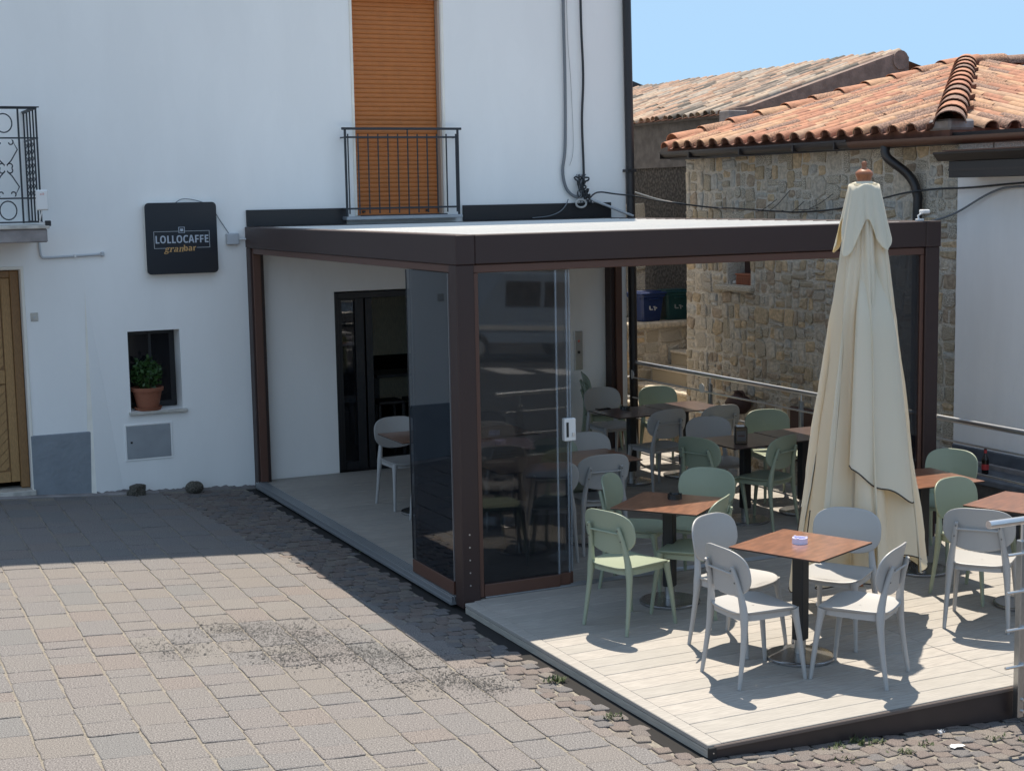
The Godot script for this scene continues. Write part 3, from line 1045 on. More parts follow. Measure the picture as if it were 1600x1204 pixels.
	# front right stack
	for i in 3:
		var zz := D - 0.032 - i * 0.024
		var g := obj("glass_door", _pane("z", zz, W - 0.85 + i * 0.02, W - 0.19), M.glass, p)
		obj("bottom_rail", span(W - 0.85 + i * 0.02, W - 0.19, 0.014, 0.105, zz - 0.009, zz + 0.009, 0.003), M.pergola_frame, g)

func _pane(ax: String, at: float, a: float, b: float) -> MB:
	var m := MB.new()
	if ax == "x": m.quad(Vector3(at, 0.1, a), Vector3(at, 0.1, b), Vector3(at, H - 0.278, b), Vector3(at, H - 0.278, a))
	else: m.quad(Vector3(a, 0.1, at), Vector3(b, 0.1, at), Vector3(b, H - 0.278, at), Vector3(a, H - 0.278, at))
	return m

# ---------------------------------------------------------------- barrel tile
func tile_mesh(len: float, r0: float, r1: float, seg := 8) -> MB:
	# lies along z, lower (wide) end at +z
	var m := MB.new()
	for layer in 2:
		var rows := []
		for e in 2:
			var r := (r0 if e else r1) - layer * 0.011
			var ring := []
			for i in seg + 1:
				var a := PI * i / seg
				ring.append(Vector3(cos(a) * r, sin(a) * r * 0.82, len / 2 if e else -len / 2))
			rows.append(ring)
		m.grid(rows, false, layer == 0)
	for i in seg:
		var a := PI * i / seg
		var b := PI * (i + 1) / seg
		var o := func(t, r): return Vector3(cos(t) * r, sin(t) * r * 0.82, len / 2)
		m.quad(o.call(a, r0 - 0.011), o.call(a, r0), o.call(b, r0), o.call(b, r0 - 0.011))
	return m

# tiles on a plane: o is the eave corner, e along the eave, u up the slope; keep(s, t) says which
func roof_tiles(parent: Node, o: Vector3, e: Vector3, u: Vector3, length: float, rise: float, pitch: float, course: float, keep: Callable, limit: int) -> int:
	e = e.normalized()
	u = u.normalized()
	var nn := u.cross(e).normalized()
	if nn.y < 0: nn = -nn
	var variants := []
	for k in 3: variants.append(tile_mesh(course * 1.2, pitch * 0.36, pitch * 0.31).mesh())
	var bs := Basis(nn.cross(-u), nn, -u)
	var made := 0
	var cols := int(length / pitch)
	var rowsn := int(rise / course) + 1
	var pan := MB.new()
	var pt := tile_mesh(course * 1.2, pitch * 0.34, pitch * 0.34, 6)
	for c in cols:
		for r in rowsn:
			var s := (c + 0.5) * pitch
			var t := (r + 0.5) * course - 0.03
			if not keep.call(s, t): continue
			var at := o + e * s + u * t + nn * (0.018 + rng.randf_range(-0.004, 0.006))
			var tilt := Basis(bs.x, 0.035) * Basis(bs.y, rng.randf_range(-0.025, 0.025)) * bs
			if made < limit:
				var tm := obj("roof_tile", variants[rng.randi() % 3], M["tile%d" % (rng.randi() % 6)], parent)
				tm.transform = Transform3D(tilt, at + e * rng.randf_range(-0.006, 0.006))
			made += 1
			pan.add(pt, Transform3D(Basis(bs.x, 0.035) * bs * Basis(Vector3.BACK, PI), o + e * (s + pitch * 0.5) + u * t + nn * 0.07))
	if pan.v.size(): stuff(obj("pan_tiles", pan, M.tile_pan, parent))
	return made

# ---------------------------------------------------------------- rubble stone house
func stone_house() -> void:
	var h := thing("stone_house", "rubble stone house with hipped terracotta tile roof beyond the terrace", "house")
	var x := 5.6
	var z0 := -0.38
	var z1 := 4.42
	var wb := 1.83
	# the window is at z .52-1.0, y 1.88-2.75
	var shell := MB.new()
	shell.add(wall_mb([z0, 0.52, 1.0, z1], [-0.7, 1.88, 2.50, 3.42], [Rect2(0.52, 1.88, 0.48, 0.62)], 0.4), Transform3D(Basis(Vector3.UP, -PI / 2), Vector3(x, 0, 0)))
	shell.box(Vector3(8.6, 1.36, z0 + 0.18), Vector3(5.16, 4.1, 0.36))
	shell.box(Vector3(8.6, 1.36, z1 - 0.18), Vector3(5.16, 4.1, 0.36))
	obj("wall", shell, M.wall_mortar, h)
	# local x runs towards -z ... so that out is -x
	var tf := Transform3D(Basis(Vector3(0, 0, 1), Vector3.UP, Vector3(-1, 0, 0)), Vector3(x, 0, 0))
	stone_face(h, tf, [Rect2(-0.38, -0.6, 4.8, 1.2), Rect2(-0.38, 0.6, 0.8, 2.78), Rect2(1.1, 0.6, 3.32, 2.78), Rect2(0.42, 0.6, 0.68, 1.2), Rect2(0.42, 2.52, 0.68, 0.86), Rect2(0.42, 1.88, 0.1, 0.64), Rect2(1.0, 1.88, 0.1, 0.64)], 0.175, 300)
	var tfe := Transform3D(Basis(Vector3(1, 0, 0), Vector3.UP, Vector3(0, 0, -1)), Vector3(0, 0, z0))
	var quoins := MB.new()
	for k in 18:
		quoins.add(stone_mesh(0.26, 0.19, 0.03, 0.01, 0.01, 0.006), tfe * Transform3D(Basis(), Vector3(x + 0.14, -0.5 + k * 0.21, 0)))
	obj("corner_stones", quoins, M.stone0, h)
	obj("sill", span(x - 0.07, x + 0.3, 1.81, 1.872, 0.34, 1.08, 0.012), M.stone3, h)
	var win := obj("window", span(x + 0.24, x + 0.3, 1.88, 2.5, 0.52, 1.0), M.terracotta_dark, h)
	obj("pane", span(x + 0.232, x + 0.238, 1.92, 2.47, 0.66, 0.97), M.window_dark, win)
	var base := MB.new()
	base.box(Vector3(x - 0.02, 0.3, 2.08), Vector3(0.06, 0.6, 0.5), 0.01)
	obj("basement_hatch", base, M.terracotta_dark, h)
	# roof: two planes that meet at a hip
	var ex := 5.35
	var ey := 3.495
	var ez := 4.57
	var vz := -0.40
	var ax := 9.95
	var ay := 4.56
	var rf := MB.new()
	var E0 := Vector3(ex, ey, vz)
	var E1 := Vector3(ex, ey, ez)
	var AP := Vector3(ax, ay, vz)
	var E2 := Vector3(16, ey, ez)
	var R2 := Vector3(16, ay, vz)
	for lift in [0.0, -0.09]:
		var o := Vector3(0, lift, 0)
		if lift == 0.0:
			rf.tri(E0 + o, E1 + o, AP + o)
			rf.quad(E1 + o, E2 + o, R2 + o, AP + o)
		else:
			rf.tri(E0 + o, AP + o, E1 + o)
			rf.quad(E1 + o, AP + o, R2 + o, E2 + o)
	var dn := Vector3(0, -0.09, 0)
	rf.quad(E0 + dn, E1 + dn, E1, E0)
	rf.quad(E1 + dn, E2 + dn, E2, E1)
	rf.quad(AP + dn, E0 + dn, E0, AP)
	var back := MB.new()
	back.quad(Vector3(16, ay, vz), Vector3(ax, ay, vz), Vector3(ax, 2.5, vz - 3), Vector3(16, 2.5, vz - 3))
	obj("rear_roof", back, M.tile_pan, h)
	var roof := obj("roof", rf, M.tile_pan, h)
	var up1 := (Vector3(ax, ay, 0) - Vector3(ex, ey, 0))
	var len1 := up1.length()
	var run := ez - vz
	var k1 := roof_tiles(roof, E0 + up1.normalized() * -0.05, Vector3(0, 0, 1), up1, run, len1, 0.262, 0.37,
		func(s, t): return s < run * (1.0 - maxf(t, 0.0) / len1) - 0.05, 300)
	var up2 := Vector3(0, ay - ey, -(ez - vz))
	var len2 := up2.length()
	roof_tiles(roof, E1 + up2.normalized() * -0.05, Vector3(1, 0, 0), up2, 5.2, len2, 0.262, 0.37,
		func(s, t): return s > (ax - ex) * t / len2 + 0.12 and s < 2.0 + 4.0 * t / len2, 300 - k1)
	# hip, verge and ridge covers
	var cover := tile_mesh(0.62, 0.15, 0.125, 10).mesh()
	var hip := AP - E1
	var hn := int(hip.length() / 0.53)
	for i in hn + 1:
		var t := Transform3D(Basis.looking_at(hip.normalized(), Vector3.UP), E1 + hip.normalized() * (0.14 + i * 0.53) + Vector3(0, 0.05, 0))
		var o := obj("hip_tile", cover, M["tile%d" % [0, 1, 2, 0, 4, 1][rng.randi() % 6]], roof)
		o.transform = t * Transform3D(Basis(Vector3.RIGHT, -0.012), Vector3.ZERO)
	obj("hip_mortar", boxmb(E1 + Vector3(0.12, 0.03, -0.12), Vector3(0.3, 0.1, 0.3), 0.02), M.grey_render, roof)
	var vn := int((AP - E0).length() / 0.42)
	var vd := (AP - E0).normalized()
	for i in vn:
		var o := obj("verge_tile", cover, M["tile%d" % [0, 1, 0, 5][i % 4]], roof)
		o.transform = Transform3D(Basis.looking_at(vd, Vector3.UP) * Basis(Vector3.RIGHT, -0.04), E0 + vd * (0.36 + i * 0.42) + Vector3(0, 0.02, 0.04))
	for i in 14:
		var o := obj("ridge_tile", cover, M["tile%d" % [1, 4, 0, 3][i % 4]], roof)
		o.transform = Transform3D(Basis.looking_at(Vector3.LEFT, Vector3.UP) * Basis(Vector3.RIGHT, -0.04), AP + Vector3(0.3 + i * 0.42, 0.03, 0))
	# gutter
	var gut := MB.new()
	var gp := []
	for i in 9:
		var a := PI + PI * i / 8
		gp.append(Vector2(cos(a) * 0.07, sin(a) * 0.07))
	var rows := []
	for q in gp:
		rows.append([Vector3(ex - 0.04 + q.x, 3.44 + q.y, -0.4), Vector3(ex - 0.04 + q.x, 3.42 + q.y, 3.2)])
	gut.grid(rows)
	gut.box(Vector3(ex - 0.115, 3.43, 1.40), Vector3(0.012, 0.02, 3.6))
	gut.box(Vector3(ex - 0.04, 3.40, -0.402), Vector3(0.14, 0.085, 0.006))
	var gu := obj("gutter", gut, M.dark_gutter, h)
	for zz in [0.25, 1.3, 2.3, 3.0]: obj("bracket", span(ex - 0.122, ex + 0.03, 3.352, 3.445, zz, zz + 0.02), M.dark_gutter, gu)
	var g2 := MB.new()
	rows = []
	for q in gp:
		rows.append([Vector3(ex - 0.04 + q.x, 3.42 + q.y, 3.2), Vector3(ex - 0.04 + q.x, 3.395 + q.y, 9.0)])
	g2.grid(rows)
	obj("copper_gutter", g2, M.copper_gutter, h)
	obj("eave_board", span(ex + 0.03, ex + 0.06, 3.34, 3.45, -0.4, 9.0), M.dark_gutter, h)
	obj("soffit", span(ex + 0.06, x + 0.02, 3.38, 3.4, -0.5, 4.5), M.terracotta_dark, h)
	# swan-neck downpipe
	obj("downpipe", tubemb(smooth([Vector3(ex - 0.04, 3.36, 3.71), Vector3(ex - 0.03, 3.25, 3.73), Vector3(ex + 0.12, 3.08, 3.86), Vector3(ex + 0.17, 2.9, 3.93), Vector3(ex + 0.17, 2.6, 3.935), Vector3(ex + 0.17, 1.0, 3.94), Vector3(ex + 0.17, -0.4, 3.94)]), 0.045, 12), M.dark_gutter, h)

func annex() -> void:
	var a := thing("white_annex", "low white rendered building with dark metal eaves at the right", "house")
	var x := 5.55
	obj("wall", span(x, x + 4.0, -0.8, 3.1, 4.46, 12.0), M.white_wall, a)
	obj("plinth", span(x - 0.03, x, -0.8, 0.55, 4.47, 12.0, 0.008), M.slate, a)
	obj("plinth", span(x - 0.07, x - 0.03, -0.8, 0.44, 4.6, 12.0, 0.008), M.grey_render, a)
	var f := MB.new()
	f.prism(PackedVector2Array([Vector2(-0.42, 3.27), Vector2(-0.42, 3.255), Vector2(-0.36, 3.19), Vector2(0.1, 3.19), Vector2(0.1, 3.27)]), -12.0, -4.6, Transform3D(Basis(Vector3.UP, 0), Vector3(x, 0, 0)) * Transform3D(Basis(Vector3(1, 0, 0), Vector3(0, 1, 0), Vector3(0, 0, -1)), Vector3.ZERO))
	obj("cornice", f, M.dark_gutter, a)
	obj("fascia", span(x - 0.34, x + 0.1, 3.04, 3.188, 4.72, 12.0, 0.004), M.black_alu, a)
	obj("fascia_groove", span(x - 0.346, x - 0.34, 3.10, 3.12, 4.72, 12.0), M.dark_gutter, a)
	obj("flashing", span(x - 0.44, x + 0.1, 3.272, 3.284, 4.75, 12.0), M.copper_gutter, a)
	obj("roof", span(x + 0.1, x + 4.0, 3.1, 3.2, 4.5, 12.0), M.tile_pan, a)

func far_house() -> void:
	var h := thing("old_house", "old dark rendered house with weathered tile roof behind the stone house", "house")
	obj("wall", span(7.0, 7.4, -1.0, 3.985, -9.0, -1.2), M.dark_render, h)
	obj("eave_board", span(6.87, 7.0, 3.925, 3.955, -9.0, -1.33), M.dark_smooth, h)
	var up := MB.new()
	up.box(Vector3(6.985, 3.62, -5.0), Vector3(0.03, 0.62, 7.6))
	obj("upper_band", up, M.dark_smooth, h)
	# gable parapet facing the terrace
	var g := MB.new()
	g.prism(PackedVector2Array([Vector2(6.83, 2.0), Vector2(9.6, 2.0), Vector2(9.62, 4.72), Vector2(9.56, 4.78), Vector2(9.40, 4.77), Vector2(7.06, 4.05), Vector2(6.83, 4.02)]), -1.32, -1.16)
	obj("gable_parapet", g, M.brown_render, h)
	obj("parapet_foot", span(6.70, 6.98, 3.70, 3.99, -1.36, -1.12, 0.01), M.grey_render, h)
	var sl := (4.75 - 3.96) / (9.54 - 6.85)
	var rf := MB.new()
	rf.quad(Vector3(6.85, 3.95, -9), Vector3(6.85, 3.95, -1.3), Vector3(9.54, 4.74, -1.3), Vector3(9.54, 4.74, -9))
	rf.quad(Vector3(9.54, 4.74, -9), Vector3(9.54, 4.74, -1.3), Vector3(12.5, 3.9, -1.3), Vector3(12.5, 3.9, -9))
	var roof := obj("roof", rf, M.tile_pan, h)
	# weathered tiles, each a small copy
	var mm := MultiMesh.new()
	mm.transform_format = MultiMesh.TRANSFORM_3D
	mm.use_colors = true
	mm.mesh = tile_mesh(0.42, 0.075, 0.062, 6).mesh(M.old_tile)
	var u := Vector3(1, sl, 0).normalized()
	var nn := Vector3(-sl, 1, 0).normalized()
	var bs := Basis(Vector3(0, 0, 1), nn, -u)
	var tr := []
	var cs := []
	var pal := [Color(0.40, 0.26, 0.18), Color(0.45, 0.345, 0.255), Color(0.33, 0.225, 0.165), Color(0.37, 0.315, 0.26), Color(0.24, 0.19, 0.155), Color(0.41, 0.25, 0.17), Color(0.10, 0.088, 0.075)]
	for c in 43:
		for r in 9:
			tr.append(Transform3D(Basis(bs.x, 0.04) * Basis(bs.y, rng.randf_range(-0.05, 0.05)) * bs, Vector3(6.82, 3.97, -1.42 - c * 0.175) + u * (0.16 + r * 0.325 + rng.randf_range(-0.03, 0.03)) + nn * rng.randf_range(0.0, 0.02)))
			cs.append(pal[rng.randi() % 7])
	mm.instance_count = tr.size()
	for i in tr.size():
		mm.set_instance_transform(i, tr[i])
		mm.set_instance_color(i, cs[i])
	var mi := MultiMeshInstance3D.new()
	mi.name = "weathered_tiles"
	mi.multimesh = mm
	roof.add_child(mi)
	stuff(mi)
	var cover := tile_mesh(0.46, 0.11, 0.095, 8).mesh()
	for i in 18:
		var o := obj("ridge_tile", cover, M["tile%d" % [4, 3, 0, 4][rng.randi() % 4]] if i % 5 else M.field_stone, roof)
		o.transform = Transform3D(Basis.looking_at(Vector3(0, 0, -1), Vector3.UP) * Basis(Vector3.RIGHT, 0.04), Vector3(9.5, 4.72, -1.4 - i * 0.42))
	var pc := MB.new()
	pc.lathe([Vector2(0.0, 0.2), Vector2(0.13, 0.2), Vector2(0.13, 0.0), Vector2(0.0, 0.0)], 16, Vector3(9.47, 4.68, -1.14), Basis(Vector3.RIGHT, -PI / 2))
	obj("end_tile", pc, M.brown_render, h)
	# a sliver of another roof far behind
	var s := thing("distant_roof", "dark sliver of a distant roof beside the white house corner", "roof", Vector3(11.2, 5.15, -13.0))
	var sm := MB.new()
	sm.box(Vector3.ZERO, Vector3(2.4, 0.1, 3.0), 0.0, Basis(Vector3.BACK, -0.32))
	obj("eave", sm, M.dark_gutter, s)
	sm = MB.new()
	sm.box(Vector3(-0.1, -0.6, 0), Vector3(1.6, 0.8, 2.6))
	obj("wall", sm, M.tile4, s)

func alley() -> void:
	# ledge of stones, steps and the pale block wall behind the corner
	var l := thing("stone_ledge", "low rubble stone ledge with flat top slab carrying two bins", "wall")
	obj("core", span(4.8, 7.0, -0.6, 1.12, -3.3, -2.37), M.wall_mortar, l)
	obj("top_slab", span(4.75, 7.0, 1.125, 1.21, -3.3, -2.30, 0.02), M.stone7, l)
	stone_face(l, Transform3D(Basis(), Vector3(0, 0, -2.37)), [Rect2(5.4, -0.2, 1.58, 1.3)], 0.21, 60)
	var b := thing("block_wall", "pale squared block wall fragment rising behind the blue bin", "wall")
	obj("core", span(4.9, 6.72, 0.9, 2.55, -3.6, -3.32), M.wall_mortar, b)
	for r in 5:
		for c in 4:
			var w := 0.42
			var sm := stone_mesh(w - 0.02, 0.3, 0.05, 0.012, 0.012, 0.004, 0.18)
			var o := obj("block", sm, M["stone3" if (r + c) % 3 else "stone9"], b)
			o.position = Vector3(6.5 - c * w - (0.18 if r % 2 else 0.0), 1.38 + r * 0.32, -3.31)
	var s := thing("stone_steps", "worn stone steps climbing beside the stone house corner", "steps")
	for e in [[5.55, 0.24, 0], [5.85, 0.42, 1], [6.2, 0.62, 2], [6.5, 0.82, 3]]:
		var st := obj("step", span(e[0] + 0.02, 7.0, -0.6, e[1] - 0.042, -2.28, -0.8 - 0.005 * e[2]), M.stone6, s)
		obj("tread", span(e[0], 7.0, e[1] - 0.04, e[1], -2.285, -0.79 - 0.005 * e[2], 0.01), M.stone7, st)
	# bins
	_bin("recycling_bin", "blue plastic recycling bin with white mark on the stone ledge", M.bin_blue, Vector3(6.3, 1.21, -2.58), 0.12, 0)
	_bin("recycling_bin", "dark green plastic recycling bin beside the blue one", M.bin_green, Vector3(6.76, 1.21, -2.62), -0.05, 1)

func _bin(called: String, label: String, m: Material, at: Vector3, turn: float, k: int) -> void:
	var t := thing(called, label, "bin", at, turn, "bins on the stone ledge")
	var body := MB.new()
	var rows := []
	for e in [[0.0, 0.15, 0.13], [0.02, 0.16, 0.14], [0.33, 0.195, 0.17], [0.335, 0.215, 0.19], [0.37, 0.215, 0.19]]:
		var r := []
		for q in [[-1, -0.8], [-0.85, -1], [0.85, -1], [1, -0.8], [1, 0.8], [0.85, 1], [-0.85, 1], [-1, 0.8]]:
			r.append(Vector3(q[0] * e[1], e[0], -q[1] * e[2]))
		rows.append(r)
	for i in rows.size() - 1:
		for j in 8:
			var j2 := (j + 1) % 8
			body.quad(rows[i][j], rows[i][j2], rows[i + 1][j2], rows[i + 1][j])
	body.fan(Vector3(0, 0, 0), rows[0], true)
	obj("body", body, m, t)
	var lid := MB.new()
	lid.box(Vector3(0, 0.385, 0), Vector3(0.45, 0.03, 0.4), 0.012)
	lid.box(Vector3(0, 0.405, -0.02), Vector3(0.36, 0.02, 0.28), 0.008)
	obj("lid", lid, m, t)
	obj("handle", span(-0.08, 0.08, 0.30, 0.325, 0.175, 0.2, 0.006), m, t)
	var em := MB.new()
	for e in [[-0.055, 0.19, 0.02, 0.05], [-0.03, 0.165, 0.05, 0.016], [0.02, 0.2, 0.035, 0.016], [0.03, 0.17, 0.018, 0.04], [0.055, 0.185, 0.02, 0.016]]:
		em.box(Vector3(e[0], e[1], 0.163), Vector3(e[2], e[3], 0.004), 0.0, Basis(Vector3.RIGHT, -0.1))
	obj("printed_mark", em, M.grey_plastic if k == 0 else M.zinc, t)

# ---------------------------------------------------------------- railings
func railings() -> void:
	var r := thing("steel_railing", "long stainless steel railing along the far side of the terrace", "railing")
	var x := 4.6
	obj("handrail", tubemb([Vector3(x, 0.985, -0.03), Vector3(x, 0.985, 8.8)], 0.024, 14), M.steel, r)
	for z in [0.0, 1.71, 3.356, 5.0, 6.65, 8.3]:
		var p := obj("post", span(x - 0.02, x + 0.02, -0.3, 0.90, z - 0.02, z + 0.02, 0.006), M.brushed, r)
		obj("neck", tubemb([Vector3(x, 0.895, z), Vector3(x, 0.97, z)], 0.009, 8), M.steel, p)
		for y in [0.81, 0.575, 0.34]: obj("rod_clip", tubemb([Vector3(x - 0.05, y, z), Vector3(x, y, z)], 0.011, 8), M.steel, p)
	for y in [0.81, 0.575, 0.34]:
		obj("rod", tubemb([Vector3(x - 0.04, y, -0.05), Vector3(x - 0.04, y, 8.75)], 0.0095, 8), M.steel, r)
	for z in [0.09, 1.62]:
		obj("disc", tubemb([Vector3(x - 0.055, 0.845, z), Vector3(x - 0.05, 0.845, z)], 0.052, 20), M.white_plastic, r)
	var f := thing("front_railing", "short stainless steel railing end at the front right of the deck", "railing")
	var z := 8.95
	obj("handrail", tubemb([Vector3(1.862, 1.017, z), Vector3(4.5, 1.017, z)], 0.024, 14), M.steel, f)
	for px in [2.12, 3.5]:
		var p := obj("post", span(px - 0.024, px + 0.024, -0.17, 0.90, z - 0.024, z + 0.024, 0.005), M.brushed, f)
		obj("neck", tubemb([Vector3(px, 0.895, z), Vector3(px, 1.0, z)], 0.01, 8), M.steel, p)
		for y in [0.83, 0.605, 0.38, 0.155]: obj("rod_clip", tubemb([Vector3(px, y, z), Vector3(px, y, z + 0.045)], 0.012, 8), M.steel, p)
		for y in [-0.06, -0.13]: obj("bolt", tubemb([Vector3(px + 0.01, y, z + 0.02), Vector3(px + 0.01, y, z + 0.035)], 0.01, 8), M.steel, p)
	for y in [0.83, 0.605, 0.38, 0.155]:
		obj("rod", tubemb([Vector3(1.98, y, z + 0.035), Vector3(4.5, y, z + 0.035)], 0.0095, 8), M.steel, f)

# ---------------------------------------------------------------- furniture
func make_chair(called: String, m: Material) -> Node3D:
	# front towards +z, origin on the floor under the middle
	var t := Node3D.new()
	t.name = called
	# seat: rounded square, dished
	var s := MB.new()
	var rows := []
	var N := 40
	var outline := func(f, y, k):
		var ring := []
		for i in N:
			var a := TAU * i / N
			var c := cos(a)
			var sn := sin(a)
			var e := 2.0 / 4.2
			var px := signf(c) * pow(absf(c), e)
			var pz := signf(sn) * pow(absf(sn), e)
			var w := 0.212 + 0.012 * pz
			var X: float = px * w * f
			var Z: float = pz * 0.222 * f
			var dish: float = -0.014 * (1.0 - f * f) * k
			var front: float = -0.012 * pow(maxf(0.0, Z / 0.22), 3) * k
			var side: float = 0.012 * pow(absf(X) / 0.2, 3) * k
			ring.append(Vector3(X, y + dish + front + side, -Z))
		return ring
	var top := []
	for f in [0.02, 0.3, 0.6, 0.85, 0.96, 0.99, 1.0]:
		top.append(outline.call(f, 0.452 - (0.0015 if f > 0.98 else 0.0) - (0.004 if f > 0.995 else 0.0), 1.0))
	s.grid(top, true, true)
	var bot := [outline.call(1.0, 0.448, 1.0), outline.call(0.985, 0.437, 1.0), outline.call(0.9, 0.433, 0.5), outline.call(0.02, 0.433, 0.0)]
	s.grid(bot, true, true)
	for r in [s]:
		pass
	# z was mirrored above, so turn it round
	var s2 := MB.new()
	s2.add(s, Transform3D(Basis(Vector3.UP, PI), Vector3.ZERO))
	obj("seat", s2, m, t)
	# apron
	var ap := MB.new()
	var pts := []
	for i in 29:
		var a := TAU * i / 28
		var e := 2.0 / 5.0
		pts.append(Vector3(signf(cos(a)) * pow(absf(cos(a)), e) * 0.19, 0.42, signf(sin(a)) * pow(absf(sin(a)), e) * 0.20))
	for side in 2:
		var rws := []
		for y in [0.442, 0.402]:
			var rr := []
			for q in pts: rr.append(Vector3(q.x * (1.0 - 0.09 * side), y, q.z * (1.0 - 0.09 * side)))
			rws.append(rr)
		ap.grid(rws, false, side == 1)
	var rws2 := []
	for side in 2:
		var rr := []
		for q in pts: rr.append(Vector3(q.x * (1.0 - 0.09 * side), 0.402, q.z * (1.0 - 0.09 * side)))
		rws2.append(rr)
	ap.grid(rws2, false)
	obj("apron", ap, m, t)
	# legs
	for sx in [-1, 1]:
		var fl := MB.new()
		fl.tube(smooth([Vector3(sx * 0.178, 0.44, 0.175), Vector3(sx * 0.186, 0.38, 0.186), Vector3(sx * 0.2, 0.2, 0.212), Vector3(sx * 0.213, 0.0, 0.235)], 3), [0.032, 0.029, 0.025, 0.0215, 0.0195, 0.018, 0.0165, 0.015, 0.0135, 0.0125], 10)
		obj("leg", fl, m, t)
		var rl := MB.new()
		rl.tube(smooth([Vector3(sx * 0.207, 0.0, -0.238), Vector3(sx * 0.196, 0.22, -0.205), Vector3(sx * 0.182, 0.43, -0.186), Vector3(sx * 0.158, 0.6, -0.207), Vector3(sx * 0.138, 0.735, -0.246)], 3), [0.0125, 0.014, 0.0155, 0.017, 0.019, 0.0225, 0.027, 0.0235, 0.0205, 0.019, 0.018, 0.017, 0.0125], 10)
		obj("leg", rl, m, t)
	# backrest
	var bk := MB.new()
	var ring := func(f, off):
		var out := []
		for i in 44:
			var a := TAU * i / 44
			var c := cos(a)
			var sn := sin(a)
			var e := 2.0 / (3.0 if sn > 0 else 2.35)
			var X: float = signf(c) * pow(absf(c), e) * 0.236 * f
			var Y: float = signf(sn) * pow(absf(sn), e) * 0.150 * f
			var z := -0.218 - 0.16 * Y + 0.75 * X * X - 0.35 * Y * Y
			out.append(Vector3(X, 0.688 + Y, z + off))
		return out
	var fr := []
	for f in [0.01, 0.25, 0.5, 0.75, 0.92, 0.985]: fr.append(ring.call(f, 0.007))
	fr.append(ring.call(1.0, 0.003))
	fr.append(ring.call(1.0, -0.003))
	for f in [0.985, 0.92, 0.75, 0.5, 0.25, 0.01]: fr.append(ring.call(f, -0.007))
	bk.grid(fr, true)
	obj("backrest", bk, m, t)
	# bar between the uprights
	var cb := MB.new()
	cb.tube([Vector3(-0.146, 0.69, -0.237), Vector3(-0.07, 0.69, -0.238), Vector3(0.07, 0.69, -0.238), Vector3(0.146, 0.69, -0.237)], [0.008, 0.007, 0.007, 0.008], 8)
	obj("crossbar", cb, m, t)
	for sx in [-1, 1]:
		for y in [0.64, 0.715]:
			var zz: float = -0.207 - (y - 0.6) * 0.29
			obj("screw", tubemb([Vector3(sx * (0.158 - (y - 0.6) * 0.15), y, zz - 0.014), Vector3(sx * (0.158 - (y - 0.6) * 0.15), y, zz - 0.0195)], 0.006, 8), M.screw, t)
	return t

func make_table() -> Node3D:
	var t := Node3D.new()
	t.name = "cafe_table"
	var half := 0.325
	obj("tabletop", span(-half, half, 0.7315, 0.735, -half, half, 0.001), M.table_wood, t)
	obj("top_core", span(-half + 0.001, half - 0.001, 0.723, 0.7313, -half + 0.001, half - 0.001, 0.001), M.table_core, t)
	obj("top_plate", span(-0.16, 0.16, 0.711, 0.7225, -0.16, 0.16, 0.003), M.black_metal, t)
	obj("column", span(-0.04, 0.04, 0.12, 0.711, -0.04, 0.04, 0.006), M.black_metal, t)
	var sl := MB.new()
	sl.lathe([Vector2(0.036, 0.02), Vector2(0.036, 0.125), Vector2(0.0, 0.125)], 20)
	obj("sleeve", sl, M.brushed, t)
	var b := MB.new()
	b.lathe_smooth([Vector2(0.0, 0.001), Vector2(0.217, 0.001)], 40)
	b.lathe([Vector2(0.217, 0.001), Vector2(0.22, 0.004), Vector2(0.22, 0.017)], 40)
	b.lathe_smooth([Vector2(0.22, 0.017), Vector2(0.216, 0.0225), Vector2(0.2, 0.026), Vector2(0.1, 0.031), Vector2(0.034, 0.036)], 40)
	obj("base", b, M.base_steel, t)
	return t

